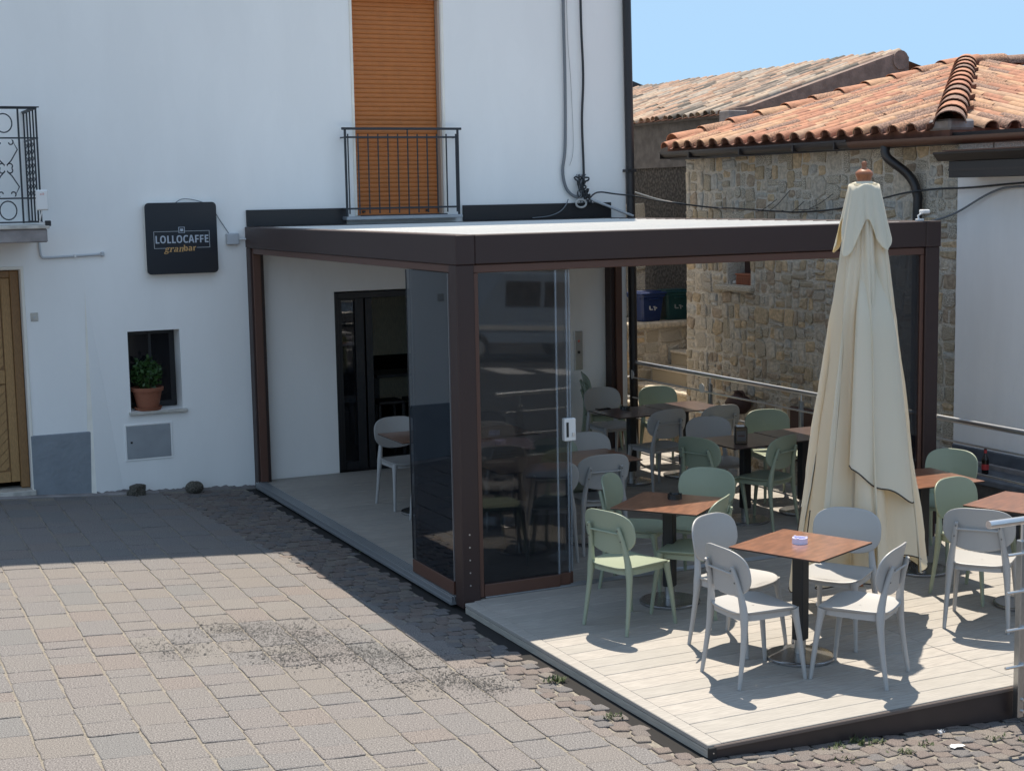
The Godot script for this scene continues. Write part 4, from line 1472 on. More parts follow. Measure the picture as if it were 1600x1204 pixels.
func furniture() -> void:
	var tables := [
		[1.36, 7.83, -23.0, "wood topped cafe table with white ashtray, nearest the camera"],
		[1.325, 6.29, -38.0, "wood topped cafe table with black ashtray, half in the pergola shade"],
		[3.345, 4.25, 0.0, "square table with shade-darkened top carrying the black napkin dispenser"],
		[4.015, 4.20, 0.0, "table with shade-darkened top pushed against the right of the napkin dispenser table"],
		[3.385, 2.12, 0.0, "table with shade-darkened top and a black ashtray next to the house wall"],
		[4.05, 2.06, 0.0, "table with shade-darkened top by the far railing joined to the table with black ashtray"],
		[1.75, 4.29, 0.0, "brown table half hidden behind the end of the front sliding glass"],
		[1.085, 4.29, 0.0, "brown table seen through the dark front sliding glass"],
		[0.96, 2.42, 0.0, "brown table just behind the left side glass"],
		[1.63, 2.55, 0.0, "table with white ashtray seen through the front glass"],
		[3.50, 6.45, 2.0, "sunlit table partly hidden behind the closed parasol"],
		[3.48, 7.58, -21.0, "sunlit wood topped table at the right edge behind the railing end"],
	]
	var t0 := make_table()
	for i in tables.size():
		var q: Array = tables[i]
		if i == 0:
			t0.name = numbered("cafe_table")
			add_child(t0)
			t0.position = Vector3(q[0], 0, q[1])
			t0.rotation.y = deg_to_rad(-q[2])
			tag(t0, q[3], "table", "cafe tables on the terrace")
		else:
			var tb := dup(t0, Vector3(q[0], 0, q[1]), deg_to_rad(-q[2]), q[3])
			if i >= 2 and i <= 5:  # the joined tables get the copy with shade painted into the wood
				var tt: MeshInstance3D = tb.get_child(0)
				tt.set_surface_override_material(0, M.table_wood_shaded)
	var chairs := [
		# x, z, heading, green?, label, y
		[1.17, 7.40, 70, 0, "grey chair behind the nearest table, its hollow back towards the camera"],
		[0.90, 7.98, 0, 0, "grey chair left of the nearest table, seen from behind with screws showing"],
		[1.82, 7.60, 147, 0, "grey chair between the nearest table and the closed parasol"],
		[1.47, 8.29, 237, 0, "grey chair right of the nearest table, seen side on from behind"],
		[0.79, 6.64, -16, 1, "light green chair at the deck edge left of the black ashtray table"],
		[1.38, 5.72, 45, 1, "green chair tucked behind the left corner of the black ashtray table"],
		[1.84, 5.85, 145, 1, "green chair behind the black ashtray table, facing the camera"],
		[1.36, 6.54, 230, 1, "light green chair right of the black ashtray table, behind the grey chair"],
		[3.70, 1.12, 87, 0, "grey chair against the house wall facing the black ashtray table"],
		[4.24, 1.36, 95, 1, "dark green chair by the back railing facing the camera"],
		[3.42, 2.55, 264, 0, "grey chair with its back to the camera in front of the far left shaded table"],
		[4.05, 2.56, 268, 0, "grey chair, back to the camera, at the table by the far railing"],
		[3.45, 3.62, 98, 0, "grey chair behind the napkin dispenser table"],
		[2.96, 4.31, 341, 1, "dark green chair at the left side of the napkin dispenser table"],
		[4.18, 3.52, 100, 1, "dark green chair behind the right half of the joined tables"],
		[3.37, 4.50, 247, 1, "dark green chair with its back to the parasol beside the joined tables"],
		[1.66, 4.52, 274, 0, "grey chair just right of the sliding glass, back to the camera"],
		[1.16, 4.62, 285, 0, "grey chair half behind the glass door edge, back to the camera"],
		[0.80, 4.28, 0, 1, "green chair behind the front glass with sunlit seat"],
		[1.62, 4.02, 92, 1, "green chair seen through the glass behind the brown table"],
		[2.02, 3.86, 95, 0, "grey chair right of the green one behind the brown table"],
		[0.93, 2.02, 88, 0, "grey chair inside the left opening, facing the camera"],
		[0.93, 2.92, 270, 0, "grey chair hidden behind the side glass except one leg"],
		[1.78, 2.18, 92, 0, "grey chair behind the table with white ashtray, seen through glass"],
		[1.36, 3.28, 275, 0, "dark looking grey chair seen from behind through the front glass"],
		[3.97, 6.10, 161, 1, "green chair behind the sunlit table at the right"],
		[3.36, 7.20, 80, 1, "green chair left of the sunlit table at the right edge"],
		[2.91, 7.76, 320, 0, "grey chair at the right edge, seen from behind past the railing end"],
		[4.0, 0.42, 20, 1, "lower green chair of the stack beside the back post"],
		[3.99, 0.42, 20, 1, "upper green chair stacked beside the back post", 0.11],
	]
	var protos := [make_chair("grey_chair", M.chair_grey), make_chair("green_chair", M.chair_green)]
	var used := [false, false]
	for c in chairs:
		var pr: Node3D = protos[c[3]]
		var at := Vector3(c[0], c[5] if c.size() > 5 else 0.0, c[1])
		var grp: String = ["grey chairs on the terrace", "green chairs on the terrace"][c[3]]
		if not used[c[3]]:
			used[c[3]] = true
			numbered(String(pr.name))
			add_child(pr)
			pr.position = at
			pr.rotation.y = yaw(c[2])
			tag(pr, c[4], "chair", grp)
		else:
			var base := "green_chair" if c[3] else "grey_chair"
			var r: Node3D = pr.duplicate()
			r.name = numbered(base)
			add_child(r)
			r.position = at
			r.rotation = Vector3(0, yaw(c[2]), 0)
			r.set_meta("label", c[4])

# ---------------------------------------------------------------- closed parasol
func _flare(y: float) -> float:
	var d := 2.99 - y
	return 0.098 + minf(d, 1.35) * 0.146 + maxf(d - 1.35, 0.0) * 0.135

func umbrella() -> void:
	var cx := 2.40
	var cz := 7.10
	var t := thing("closed_parasol", "tall closed cream parasol with brown piping and turned wooden finial", "parasol", Vector3(cx, 0, cz))
	obj("base", span(-0.22, 0.22, 0.001, 0.03, -0.22, 0.22, 0.006), M.white_wall, t)
	var foot := MB.new()
	foot.lathe([Vector2(0.045, 0.03), Vector2(0.045, 0.16), Vector2(0.03, 0.17)], 16)
	obj("socket", foot, M.grey_plastic, t)
	obj("pole", tubemb([Vector3(0, 0.03, 0), Vector3(0, 3.0, 0)], 0.024, 14), M.turned_wood, t)
	var fin := MB.new()
	fin.lathe_smooth([Vector2(0.055, 2.985), Vector2(0.046, 3.01), Vector2(0.052, 3.03), Vector2(0.06, 3.05), Vector2(0.058, 3.065), Vector2(0.042, 3.08), Vector2(0.018, 3.092), Vector2(0.016, 3.11), Vector2(0.02, 3.125), Vector2(0.012, 3.138), Vector2(0.0, 3.14)], 24)
	obj("finial", fin, M.turned_wood, t)
	var ns := FastNoiseLite.new()
	ns.seed = 21
	ns.frequency = 1.2
	var NP := 176
	var fold := func(phi, q):
		# broad hanging lobes with narrow creases between them
		var w: float = 8.0 * phi + 0.8 * sin(2.0 * phi + 1.0) + 0.6 * sin(3.0 * phi + 2.2 + q * 0.5)
		var a: float = pow(absf(sin(w * 0.5)), 0.5)
		var b: float = pow(absf(sin(9.5 * phi + 1.3 * q + 0.4)), 0.7)
		return a * 0.8 + b * 0.2
	var lean := func(phi, q):
		var w: float = 8.0 * phi + 0.8 * sin(2.0 * phi + 1.0) + 0.6 * sin(3.0 * phi + 2.2 + q * 0.5)
		return 0.17 * sin(w) * smoothstep(0.05, 0.5, q)
	var hem := func(phi):
		return 0.29 + 0.10 * cos(phi - 0.35) + 0.09 * (0.5 + 0.5 * cos(8.0 * phi + 0.7)) + 0.04 * sin(5.0 * phi)
	var rows := []
	var hempts := []
	var NR := 46
	for r in NR + 1:
		var ring := []
		for i in NP:
			var phi := TAU * i / NP
			var yb: float = hem.call(phi)
			var q := float(r) / NR
			var y := lerpf(2.99, yb, q)
			var R: float = _flare(y)
			R *= 1.0 + 0.10 * sin(phi * 1.0 - 0.6) * q
			var amp := lerpf(0.2, 0.62, smoothstep(0.0, 0.45, q))
			var rr: float = R * (1.0 - amp + amp * fold.call(phi, q) * 1.08) * (1.0 + 0.07 * ns.get_noise_3d(cos(phi) * 1.1, y * 0.8, sin(phi) * 1.1))
			var ph2: float = phi + lean.call(phi, q)
			ring.append(Vector3(cos(ph2) * rr, y, sin(ph2) * rr))
		rows.append(ring)
		if r == NR: hempts = ring.duplicate()
	var cl := MB.new()
	cl.grid(rows, true)
	obj("canopy", cl, M.cloth, t)
	hempts.append(hempts[0])
	obj("piping", tubemb(hempts, 0.0045, 6), M.piping, t)
	# one panel folded over the front, its hem hanging higher
	var pr := []
	var hp := []
	for r in 25:
		var q := r / 24.0
		var row := []
		for i in 25:
			var s := i / 24.0
			var phi := deg_to_rad(lerpf(141.0, 62.0, s))
			var yb := lerpf(1.09, 0.80, pow(s, 0.8)) + 0.015 * sin(s * 14.0)
			var y := lerpf(2.45, yb, q)
			var R := (_flare(y)) * (0.95 + 0.05 * sin(s * 9.0 + q) + 0.07 * sin(s * PI)) + lerpf(-0.045, 0.014, smoothstep(0.0, 0.3, q))
			if s < 0.04 or s > 0.96: R -= 0.03
			row.append(Vector3(cos(phi) * R, y, sin(phi) * R))
		pr.append(row)
		if r == 24: hp = row.duplicate()
	var fp := MB.new()
	fp.grid(pr)
	var back := []
	for row in pr:
		var rb := []
		for q in row: rb.append(q * Vector3(0.985, 1, 0.985))
		back.append(rb)
	fp.grid(back, false, true)
	obj("folded_panel", fp, M.cloth, t)
	hp.append(hp[-1] + Vector3(-0.012, -0.07, -0.02))
	obj("piping", tubemb(hp, 0.005, 6), M.piping, t)
	# tie strap with dark edges at the lower left
	for k in 2:
		var sp := []
		for i in 6:
			var y := 0.76 - i * 0.045
			var phi := deg_to_rad(196.0 - k * 17.0)
			var R := (_flare(y)) * 1.06
			sp.append(Vector3(cos(phi) * R, y, sin(phi) * R))
		obj("piping", tubemb(sp, 0.0045, 6), M.piping, t)
	# top valance with pointed flaps
	var vr := []
	for r in 15:
		var q := r / 14.0
		var ring := []
		for i in 128:
			var phi := TAU * i / 128
			var pt := pow(absf(cos(2.0 * phi + 0.75)), 1.6)
			var yb := 2.72 - 0.17 * pt - 0.05 * sin(5.0 * phi)
			var y := lerpf(3.005, yb, q)
			var R := 0.10 + (3.0 - y) * lerpf(0.18, 0.245, pt) + 0.022 * q * (pow(absf(sin(7.0 * phi + 0.6 * q)), 0.6) - 0.6)
			if r == 0: R = 0.05
			ring.append(Vector3(cos(phi) * R, y, sin(phi) * R))
		vr.append(ring)
	var vm := MB.new()
	vm.grid(vr, true)
	var vb := []
	for row in vr:
		var rb := []
		for q in row: rb.append(q * Vector3(0.97, 1, 0.97) - Vector3(0, 0.003, 0))
		vb.append(rb)
	vm.grid(vb, true, true)
	obj("valance", vm, M.cloth, t)

# ---------------------------------------------------------------- things on the house wall
func wall_things() -> void:
	# illuminated-box sign
	var s := thing("shop_sign", "square black shop sign with rounded corners and white and gold lettering", "sign", Vector3(-0.685, 2.585, 0.0))
	s.rotation.z = 0.0
	var poly := PackedVector2Array()
	var hw := 0.365
	var hh := 0.36
	var rc := 0.045
	for c in [[hw - rc, -hh + rc, -PI / 2], [hw - rc, hh - rc, 0.0], [-hw + rc, hh - rc, PI / 2], [-hw + rc, -hh + rc, PI]]:
		for i in 6:
			var a: float = c[2] + PI / 2 * i / 5
			poly.append(Vector2(c[0] + cos(a) * rc, c[1] + sin(a) * rc))
	var b := MB.new()
	b.prism(poly, 0.02, 0.085)
	obj("case", b, M.sign_edge, s)
	b = MB.new()
	b.prism(poly, 0.087, 0.094)
	obj("face", b, M.sign_black, s)
	obj("bracket", span(-0.2, 0.2, -0.1, 0.1, 0.0, 0.02), M.black_metal, s)
	text(s, "LOLLOCAFFE", "Droid Sans", 700, 0.083, 0.003, M.print_white, Transform3D(Basis().scaled(Vector3(0.79, 0.92, 1)), Vector3(0.0, -0.012, 0.097)))
	var ital := Basis(Vector3(1, 0, 0), Vector3(0.28, 1, 0), Vector3(0, 0, 1))
	text(s, "gran", "Droid Serif", 700, 0.06, 0.003, M.print_gold, Transform3D(ital, Vector3(-0.078, -0.108, 0.097)))
	text(s, "bar", "Droid Sans", 700, 0.058, 0.003, M.print_gold, Transform3D(Basis(), Vector3(0.075, -0.103, 0.097)))
	var fr := MB.new()
	for e in [[-0.285, 0.285, 0.068, 0.072], [-0.285, -0.15, -0.1, -0.096], [0.15, 0.285, -0.1, -0.096], [-0.285, -0.281, -0.096, 0.068], [0.281, 0.285, -0.096, 0.068]]:
		fr.box(Vector3((e[0] + e[1]) / 2, (e[2] + e[3]) / 2, 0.0955), Vector3(e[1] - e[0], e[3] - e[2], 0.003))
	obj("frame_line", fr, M.grey_plastic, s)
	var cr := MB.new()
	for e in [[-0.032, 0.032, 0.108, 0.113], [-0.032, 0.032, 0.052, 0.056], [-0.032, -0.027, 0.056, 0.108], [0.027, 0.032, 0.056, 0.108]]:
		cr.box(Vector3((e[0] + e[1]) / 2, (e[2] + e[3]) / 2, 0.0975), Vector3(e[1] - e[0], e[3] - e[2], 0.003))
	cr.prism(PackedVector2Array([Vector2(-0.016, 0.095), Vector2(0.016, 0.095), Vector2(0.017, 0.08), Vector2(0.0, 0.066), Vector2(-0.017, 0.08)]), 0.0955, 0.0985)
	obj("crest", cr, M.print_white, s)
	# cable from the sign to the junction box
	var c := obj("sign_cable", tubemb(smooth([Vector3(-0.72, 2.945, 0.04), Vector3(-0.64, 2.98, 0.03), Vector3(-0.5, 2.96, 0.03), Vector3(-0.36, 2.9, 0.02), Vector3(-0.27, 2.76, 0.02), Vector3(-0.2, 2.65, 0.02), Vector3(-0.17, 2.6, 0.03)]), 0.0045, 6), M.cable_grey)
	tag(c, "thin grey cable looping over the shop sign to the junction box", "cable")
	var j := thing("junction_box", "small grey junction box between the sign and the pergola", "box", Vector3(-0.145, 2.56, 0.0))
	obj("box", span(-0.066, 0.066, -0.06, 0.06, 0.0, 0.05, 0.01), M.grey_plastic, j)
	obj("lid", span(-0.06, 0.06, -0.054, 0.054, 0.051, 0.056, 0.002), M.grey_plastic, j)
	obj("conduit", tubemb([Vector3(0.066, -0.005, 0.03), Vector3(0.16, -0.005, 0.03)], 0.011, 8), M.white_plastic, j)
	# router on the balcony
	var r := thing("antenna_box", "white antenna box clamped to the iron balcony railing", "antenna", Vector3(-2.15, 2.99, 0.88))
	obj("case", span(-0.055, 0.055, -0.095, 0.095, -0.02, 0.02, 0.012), M.white_plastic, r)
	text(r, "a:B", "Droid Sans", 400, 0.02, 0.001, M.red_print, Transform3D(Basis(), Vector3(0.0, 0.055, 0.021)))
	obj("arm", tubemb([Vector3(-0.005, -0.09, 0.0), Vector3(-0.03, -0.2, -0.02), Vector3(0.04, -0.22, -0.03)], 0.007, 8), M.white_plastic, r)
	obj("clamp", span(0.02, 0.07, -0.24, -0.19, -0.05, 0.0, 0.004), M.black_metal, r)
	# conduit below the balcony
	var p := thing("wall_conduit", "grey L-shaped conduit on the wall below the balcony", "pipe")
	obj("pipe", tubemb(smooth([Vector3(-2.08, 2.62, 0.02), Vector3(-2.075, 2.5, 0.02), Vector3(-2.06, 2.44, 0.02), Vector3(-2.0, 2.428, 0.02), Vector3(-1.7, 2.437, 0.02), Vector3(-1.49, 2.445, 0.02)]), 0.012, 8), M.grey_plastic, p)
	obj("end_cap", span(-1.49, -1.455, 2.425, 2.47, 0.0, 0.04, 0.006), M.grey_plastic, p)
	obj("clip", span(-1.75, -1.73, 2.42, 2.455, 0.0, 0.034, 0.003), M.white_plastic, p)
	var pl := thing("doorbell_plate", "small pale doorbell plate on the wall beside the wooden door", "doorbell", Vector3(-2.16, 1.85, 0.0))
	obj("plate", span(-0.036, 0.036, -0.042, 0.042, 0.0, 0.01, 0.003), M.marble, pl)
	obj("button", span(-0.008, 0.008, -0.01, 0.01, 0.01, 0.014, 0.003), M.grey_plastic, pl)
	# steel intercom panel under the pergola
	var ic := thing("intercom_panel", "tall steel intercom panel on the wall under the pergola", "intercom", Vector3(3.888, 1.16, 0.0))
	obj("plate", span(-0.052, 0.052, -0.225, 0.225, 0.0, 0.02, 0.004), M.brushed, ic)
	obj("button", tubemb([Vector3(0, 0.11, 0.02), Vector3(0, 0.11, 0.026)], 0.014, 12), M.red_print, ic)
	obj("button", tubemb([Vector3(0, -0.02, 0.02), Vector3(0, -0.02, 0.026)], 0.018, 12), M.black_metal, ic)
	# plant in the niche
	var pp := thing("potted_basil", "bushy green basil in a terracotta pot on the window sill", "plant", Vector3(-1.07, 0.835, -0.09))
	pp.scale = Vector3(1.08, 1.08, 1.08)
	var pot := MB.new()
	pot.lathe_smooth([Vector2(0.0, 0.018), Vector2(0.095, 0.018), Vector2(0.103, 0.03), Vector2(0.135, 0.18)], 28)
	pot.lathe([Vector2(0.135, 0.18), Vector2(0.15, 0.182), Vector2(0.155, 0.215), Vector2(0.14, 0.218), Vector2(0.13, 0.19), Vector2(0.0, 0.19)], 28)
	obj("pot", pot, M.terracotta, pp)
	var sc := MB.new()
	sc.lathe([Vector2(0.0, 0.0), Vector2(0.12, 0.0), Vector2(0.135, 0.03), Vector2(0.128, 0.03), Vector2(0.11, 0.012), Vector2(0.0, 0.012)], 28)
	obj("saucer", sc, M.terracotta, pp)
	var fo := MB.new()
	for i in 560:
		var d := Vector3(rng.randfn(), rng.randfn() * 0.9, rng.randfn()).normalized() * pow(rng.randf(), 0.4)
		var at := Vector3(d.x * 0.15, 0.345 + d.y * 0.155 + 0.02 * sin(d.x * 9.0), d.z * 0.14) + Vector3(rng.randfn(), rng.randfn(), rng.randfn()) * 0.008
		var bs := Basis(Vector3(rng.randfn(), rng.randfn(), rng.randfn()).normalized(), rng.randf_range(0, TAU))
		var l := rng.randf_range(0.016, 0.036)
		var w := l * 0.55
		fo.quad(at + bs * Vector3(-l, 0, 0), at + bs * Vector3(0, 0, w), at + bs * Vector3(l, -l * 0.25, 0), at + bs * Vector3(0, 0, -w))
	stuff(obj("foliage", fo, M.basil, pp))
	var stm := MB.new()
	for i in 9:
		var a := TAU * i / 9
		stm.tube([Vector3(cos(a) * 0.03, 0.19, sin(a) * 0.03), Vector3(cos(a) * 0.08, 0.34, sin(a) * 0.08)], 0.004, 5)
	obj("stems", stm, M.weed, pp)
	# stones on the ground by the wall
	var s1 := thing("flat_stones", "two flat stones stacked on the paving below the meter door", "stones", Vector3(-1.27, gy(-1.27), 0.15))
	for k in 2:
		var sm := stone_mesh(0.17 - k * 0.02, 0.11, 0.045, 0.012, 0.012, 0.003, 0.4)
		var o := obj("stone", sm, M.field_stone, s1)
		o.transform = Transform3D(Basis(Vector3.UP, 0.2 + k * 0.5) * Basis(Vector3.RIGHT, -PI / 2), Vector3(0.01 * k, 0.012 + k * 0.052, 0))
	var rs := MB.new()
	var rr := []
	for i in 13:
		var th := PI * i / 12
		var ring := []
		for k in 20:
			var ph := TAU * k / 20
			var f := 1.0 + 0.05 * sin(3 * ph + 1.0) - (0.14 if i == 0 else 0.04 if i == 1 else 0.0)
			ring.append(Vector3(sin(th) * cos(ph) * 0.095 * f, cos(th) * 0.068 * f, sin(th) * sin(ph) * 0.09 * f))
		rr.append(ring)
	rs.grid(rr, true, true)
	var ro := obj("round_stone", rs, M.field_stone)
	ro.position = Vector3(-0.69, gy(-0.69) + 0.062, 0.16)
	tag(ro, "rounded brown boulder on the paving at the wall foot", "stone")
	# cables down the facade
	var c1 := obj("cable_conduit", tubemb(smooth([Vector3(3.72, 7.4, 0.04), Vector3(3.735, 5.1, 0.04), Vector3(3.742, 4.2, 0.045), Vector3(3.735, 3.5, 0.04), Vector3(3.70, 3.22, 0.04), Vector3(3.74, 3.03, 0.04), Vector3(3.83, 2.94, 0.04), Vector3(3.90, 2.93, 0.05)]), 0.018, 10), M.cable_grey)
	tag(c1, "thick grey conduit curving down the white facade, left of the pair", "cable")
	var c2 := obj("cable_bundle", tubemb(smooth([Vector3(3.95, 7.4, 0.04), Vector3(3.955, 5.12, 0.04), Vector3(3.975, 4.3, 0.045), Vector3(3.955, 3.8, 0.04), Vector3(3.965, 3.3, 0.045), Vector3(3.96, 3.12, 0.05), Vector3(3.93, 2.95, 0.05)]), 0.014, 10), M.cable_dark)
	tag(c2, "dark cable bundle running down the white facade, right of the pair", "cable")
	var c3 := obj("thin_wire", tubemb(smooth([Vector3(3.80, 7.3, 0.02), Vector3(3.79, 5.0, 0.02), Vector3(3.83, 4.2, 0.02), Vector3(3.85, 3.5, 0.02), Vector3(3.80, 3.28, 0.02)]), 0.003, 5), M.cable_light)
	tag(c3, "thin pale wire hanging between the two facade cables", "wire")
	var k := thing("cable_joint", "tangled dark cable joint with coils on the facade above the pergola", "cable joint", Vector3(3.93, 3.02, 0.05))
	for i in 6:
		var cc := Vector3([-0.05, 0.04, 0.0, 0.02, 0.08, 0.05][i], [0.1, 0.1, 0.02, -0.06, -0.12, -0.05][i], 0.02)
		var pts := []
		for q in 15:
			var a := TAU * q / 14
			var rad := 0.032 + 0.012 * sin(3.0 * a + i)
			pts.append(cc + Vector3(cos(a) * rad, sin(a) * rad * 1.2, 0.02 * sin(2 * a + i)))
		obj("coil", tubemb(pts, 0.010, 7), M.cable_dark, k)
	for i in 7:
		var x0 := -0.06 + i * 0.02
		obj("strand", tubemb(smooth([Vector3(x0, 0.16, 0.0), Vector3(-0.03 + 0.025 * sin(i * 2.1), 0.04, 0.03), Vector3(-0.02 + 0.05 * sin(i * 1.3), -0.07, 0.03), Vector3(-0.02 + 0.03 * i, -0.16 - 0.01 * (i % 3), 0.02)]), 0.006, 6), M.cable_dark if i % 3 else M.cable_grey, k)
	for i in 4: obj("connector", span(-0.07 + i * 0.045, -0.045 + i * 0.045, 0.03 - i * 0.05, 0.085 - i * 0.05, 0.03, 0.06, 0.006), M.black_metal, k)
	var lp := []
	for q in 17: lp.append(Vector3(-0.02 + cos(TAU * q / 16) * 0.065, -0.17 + sin(TAU * q / 16) * 0.045, 0.03))
	obj("loop", tubemb(lp, 0.012, 8), M.cable_light, k)
	var c4 := obj("grey_hose", tubemb(smooth([Vector3(4.03, 2.9, 0.06), Vector3(4.14, 2.86, 0.07), Vector3(4.3, 2.80, 0.08), Vector3(4.45, 2.74, 0.09), Vector3(4.58, 2.695, 0.1)]), 0.016, 8), M.grey_plastic)
	tag(c4, "short grey hose sloping from the cable joint to the house corner", "hose")
	var c5 := obj("cable_arc", tubemb(smooth([Vector3(4.02, 2.88, 0.05), Vector3(4.08, 2.95, 0.06), Vector3(4.17, 2.975, 0.07), Vector3(4.35, 2.95, 0.1), Vector3(4.6, 2.92, 0.14), Vector3(4.9, 2.86, 0.16), Vector3(5.5, 2.775, 0.3), Vector3(5.52, 2.765, 0.7), Vector3(5.53, 2.74, 1.3), Vector3(5.53, 2.72, 1.9)]), 0.009, 8), M.cable_dark)
	tag(c5, "dark overhead cable crossing the alley from the cable joint to the stone wall", "cable")
	var c6 := obj("pale_wire", tubemb(smooth([Vector3(4.57, 2.985, 0.05), Vector3(5.0, 2.86, 0.1), Vector3(5.52, 2.78, 0.2), Vector3(5.54, 2.775, 0.5)]), 0.010, 7), M.cable_light)
	tag(c6, "pale wire crossing the alley above the dark cable", "wire")
	var c7 := obj("grey_lead", tubemb(smooth([Vector3(3.76, 2.9, 0.05), Vector3(3.72, 2.83, 0.06), Vector3(3.64, 2.76, 0.06), Vector3(3.5, 2.715, 0.06), Vector3(3.3, 2.70, 0.06)]), 0.006, 7), M.cable_grey)
	tag(c7, "thin grey lead dropping over the dark flashing", "wire")
	var c8 := obj("wall_cable", tubemb(smooth([Vector3(5.53, 2.72, 1.9), Vector3(5.54, 2.735, 2.4), Vector3(5.53, 2.79, 3.0), Vector3(5.42, 2.9, 3.8), Vector3(5.5, 2.94, 4.2), Vector3(5.5, 2.95, 4.7), Vector3(5.5, 2.99, 5.6), Vector3(5.5, 3.0, 7.0)]), 0.009, 8), M.cable_dark)
	tag(c8, "dark cable fixed along the stone wall behind the downpipe", "cable")
	var c9 := obj("grey_cable_loop", tubemb(smooth([Vector3(5.35, 2.62, 4.0), Vector3(5.45, 2.64, 4.2), Vector3(5.5, 2.72, 4.5), Vector3(5.5, 2.9, 4.95), Vector3(5.5, 2.95, 5.3), Vector3(5.5, 2.92, 6.2)]), 0.010, 8), M.cable_grey)
	tag(c9, "grey cable rising from the floodlight along the white annex wall", "cable")
	for i in 5:
		var tw := obj("twig_wire", tubemb(smooth([Vector3(5.53, 2.72 + 0.01 * i, 1.2 + i * 0.25), Vector3(5.51, 2.76 + 0.05 * sin(i * 2.0), 1.4 + i * 0.25), Vector3(5.52, 2.86 + 0.1 * sin(i * 1.7), 1.62 + i * 0.25)]), 0.004, 5), M.cable_dark)
		tag(tw, ["lowest loose dark wire on the stone wall above the pergola", "second loose dark wire from the alley corner", "middle loose dark wire on the stone wall", "fourth loose dark wire, near the parasol top", "last loose dark wire before the downpipe"][i], "wire", "loose wires on the stone wall")

func across_the_square() -> void:
	var m := MB.new()
	var q := func(cx: float, cz: float, w: float, d: float):
		var a := Vector3(cx - w / 2, gy(cx - w / 2) + 0.006, cz)
		var b := Vector3(cx + w / 2, gy(cx + w / 2) + 0.006, cz)
		m.quad(a + Vector3(0, 0, d / 2), b + Vector3(0, 0, d / 2), b - Vector3(0, 0, d / 2), a - Vector3(0, 0, d / 2))
	q.call(8.9, 23.8, 0.7, 1.3)
	q.call(10.0, 23.5, 0.7, 1.3)
	q.call(11.1, 23.2, 0.7, 1.3)
	q.call(8.4, 27.0, 0.15, 4.0)
	struct(obj("road_markings", m, M.white_wall))
	var v := thing("parked_van", "pale blue parked van reflected in the front sliding glass", "van", Vector3(10.4, gy(10.4), 26.5))
	var body := MB.new()
	body.prism(PackedVector2Array([Vector2(-2.2, 0.45), Vector2(-2.2, 0.95), Vector2(-1.9, 1.1), Vector2(-1.35, 1.2), Vector2(-0.8, 1.95), Vector2(2.15, 1.98), Vector2(2.25, 1.6), Vector2(2.25, 0.45)]), -0.85, 0.85)
	var bo := obj("body", body, M.van_blue, v)
	v.rotation.z = -atan(SLOPE)
	for e in [[-0.75, 0.1], [0.2, 1.1], [1.2, 2.05]]: obj("window", span(e[0], e[1], 1.25, 1.8, -0.862, -0.852, 0.004), M.window_dark, bo)
	obj("trim_band", span(-2.15, 2.2, 0.72, 0.82, -0.87, -0.852, 0.004), M.white_plastic, bo)
	obj("bumper", span(-2.3, -2.15, 0.4, 0.62, -0.84, 0.84, 0.02), M.grey_plastic, v)
	obj("bumper", span(2.2, 2.35, 0.4, 0.62, -0.84, 0.84, 0.02), M.grey_plastic, v)
	for x in [-1.4, 1.35]:
		for z in [-0.78, 0.78]:
			var w := MB.new()
			w.lathe([Vector2(0.0, -0.1), Vector2(0.3, -0.1), Vector2(0.33, -0.06), Vector2(0.33, 0.06), Vector2(0.3, 0.1), Vector2(0.0, 0.1)], 20, Vector3(x, 0.33, z), Basis(Vector3.RIGHT, PI / 2))
			var wh := obj("wheel", w, M.black_metal, v)
			obj("rim", tubemb([Vector3(x, 0.33, z - 0.105), Vector3(x, 0.33, z + 0.105)], 0.18, 16), M.grey_plastic, wh)

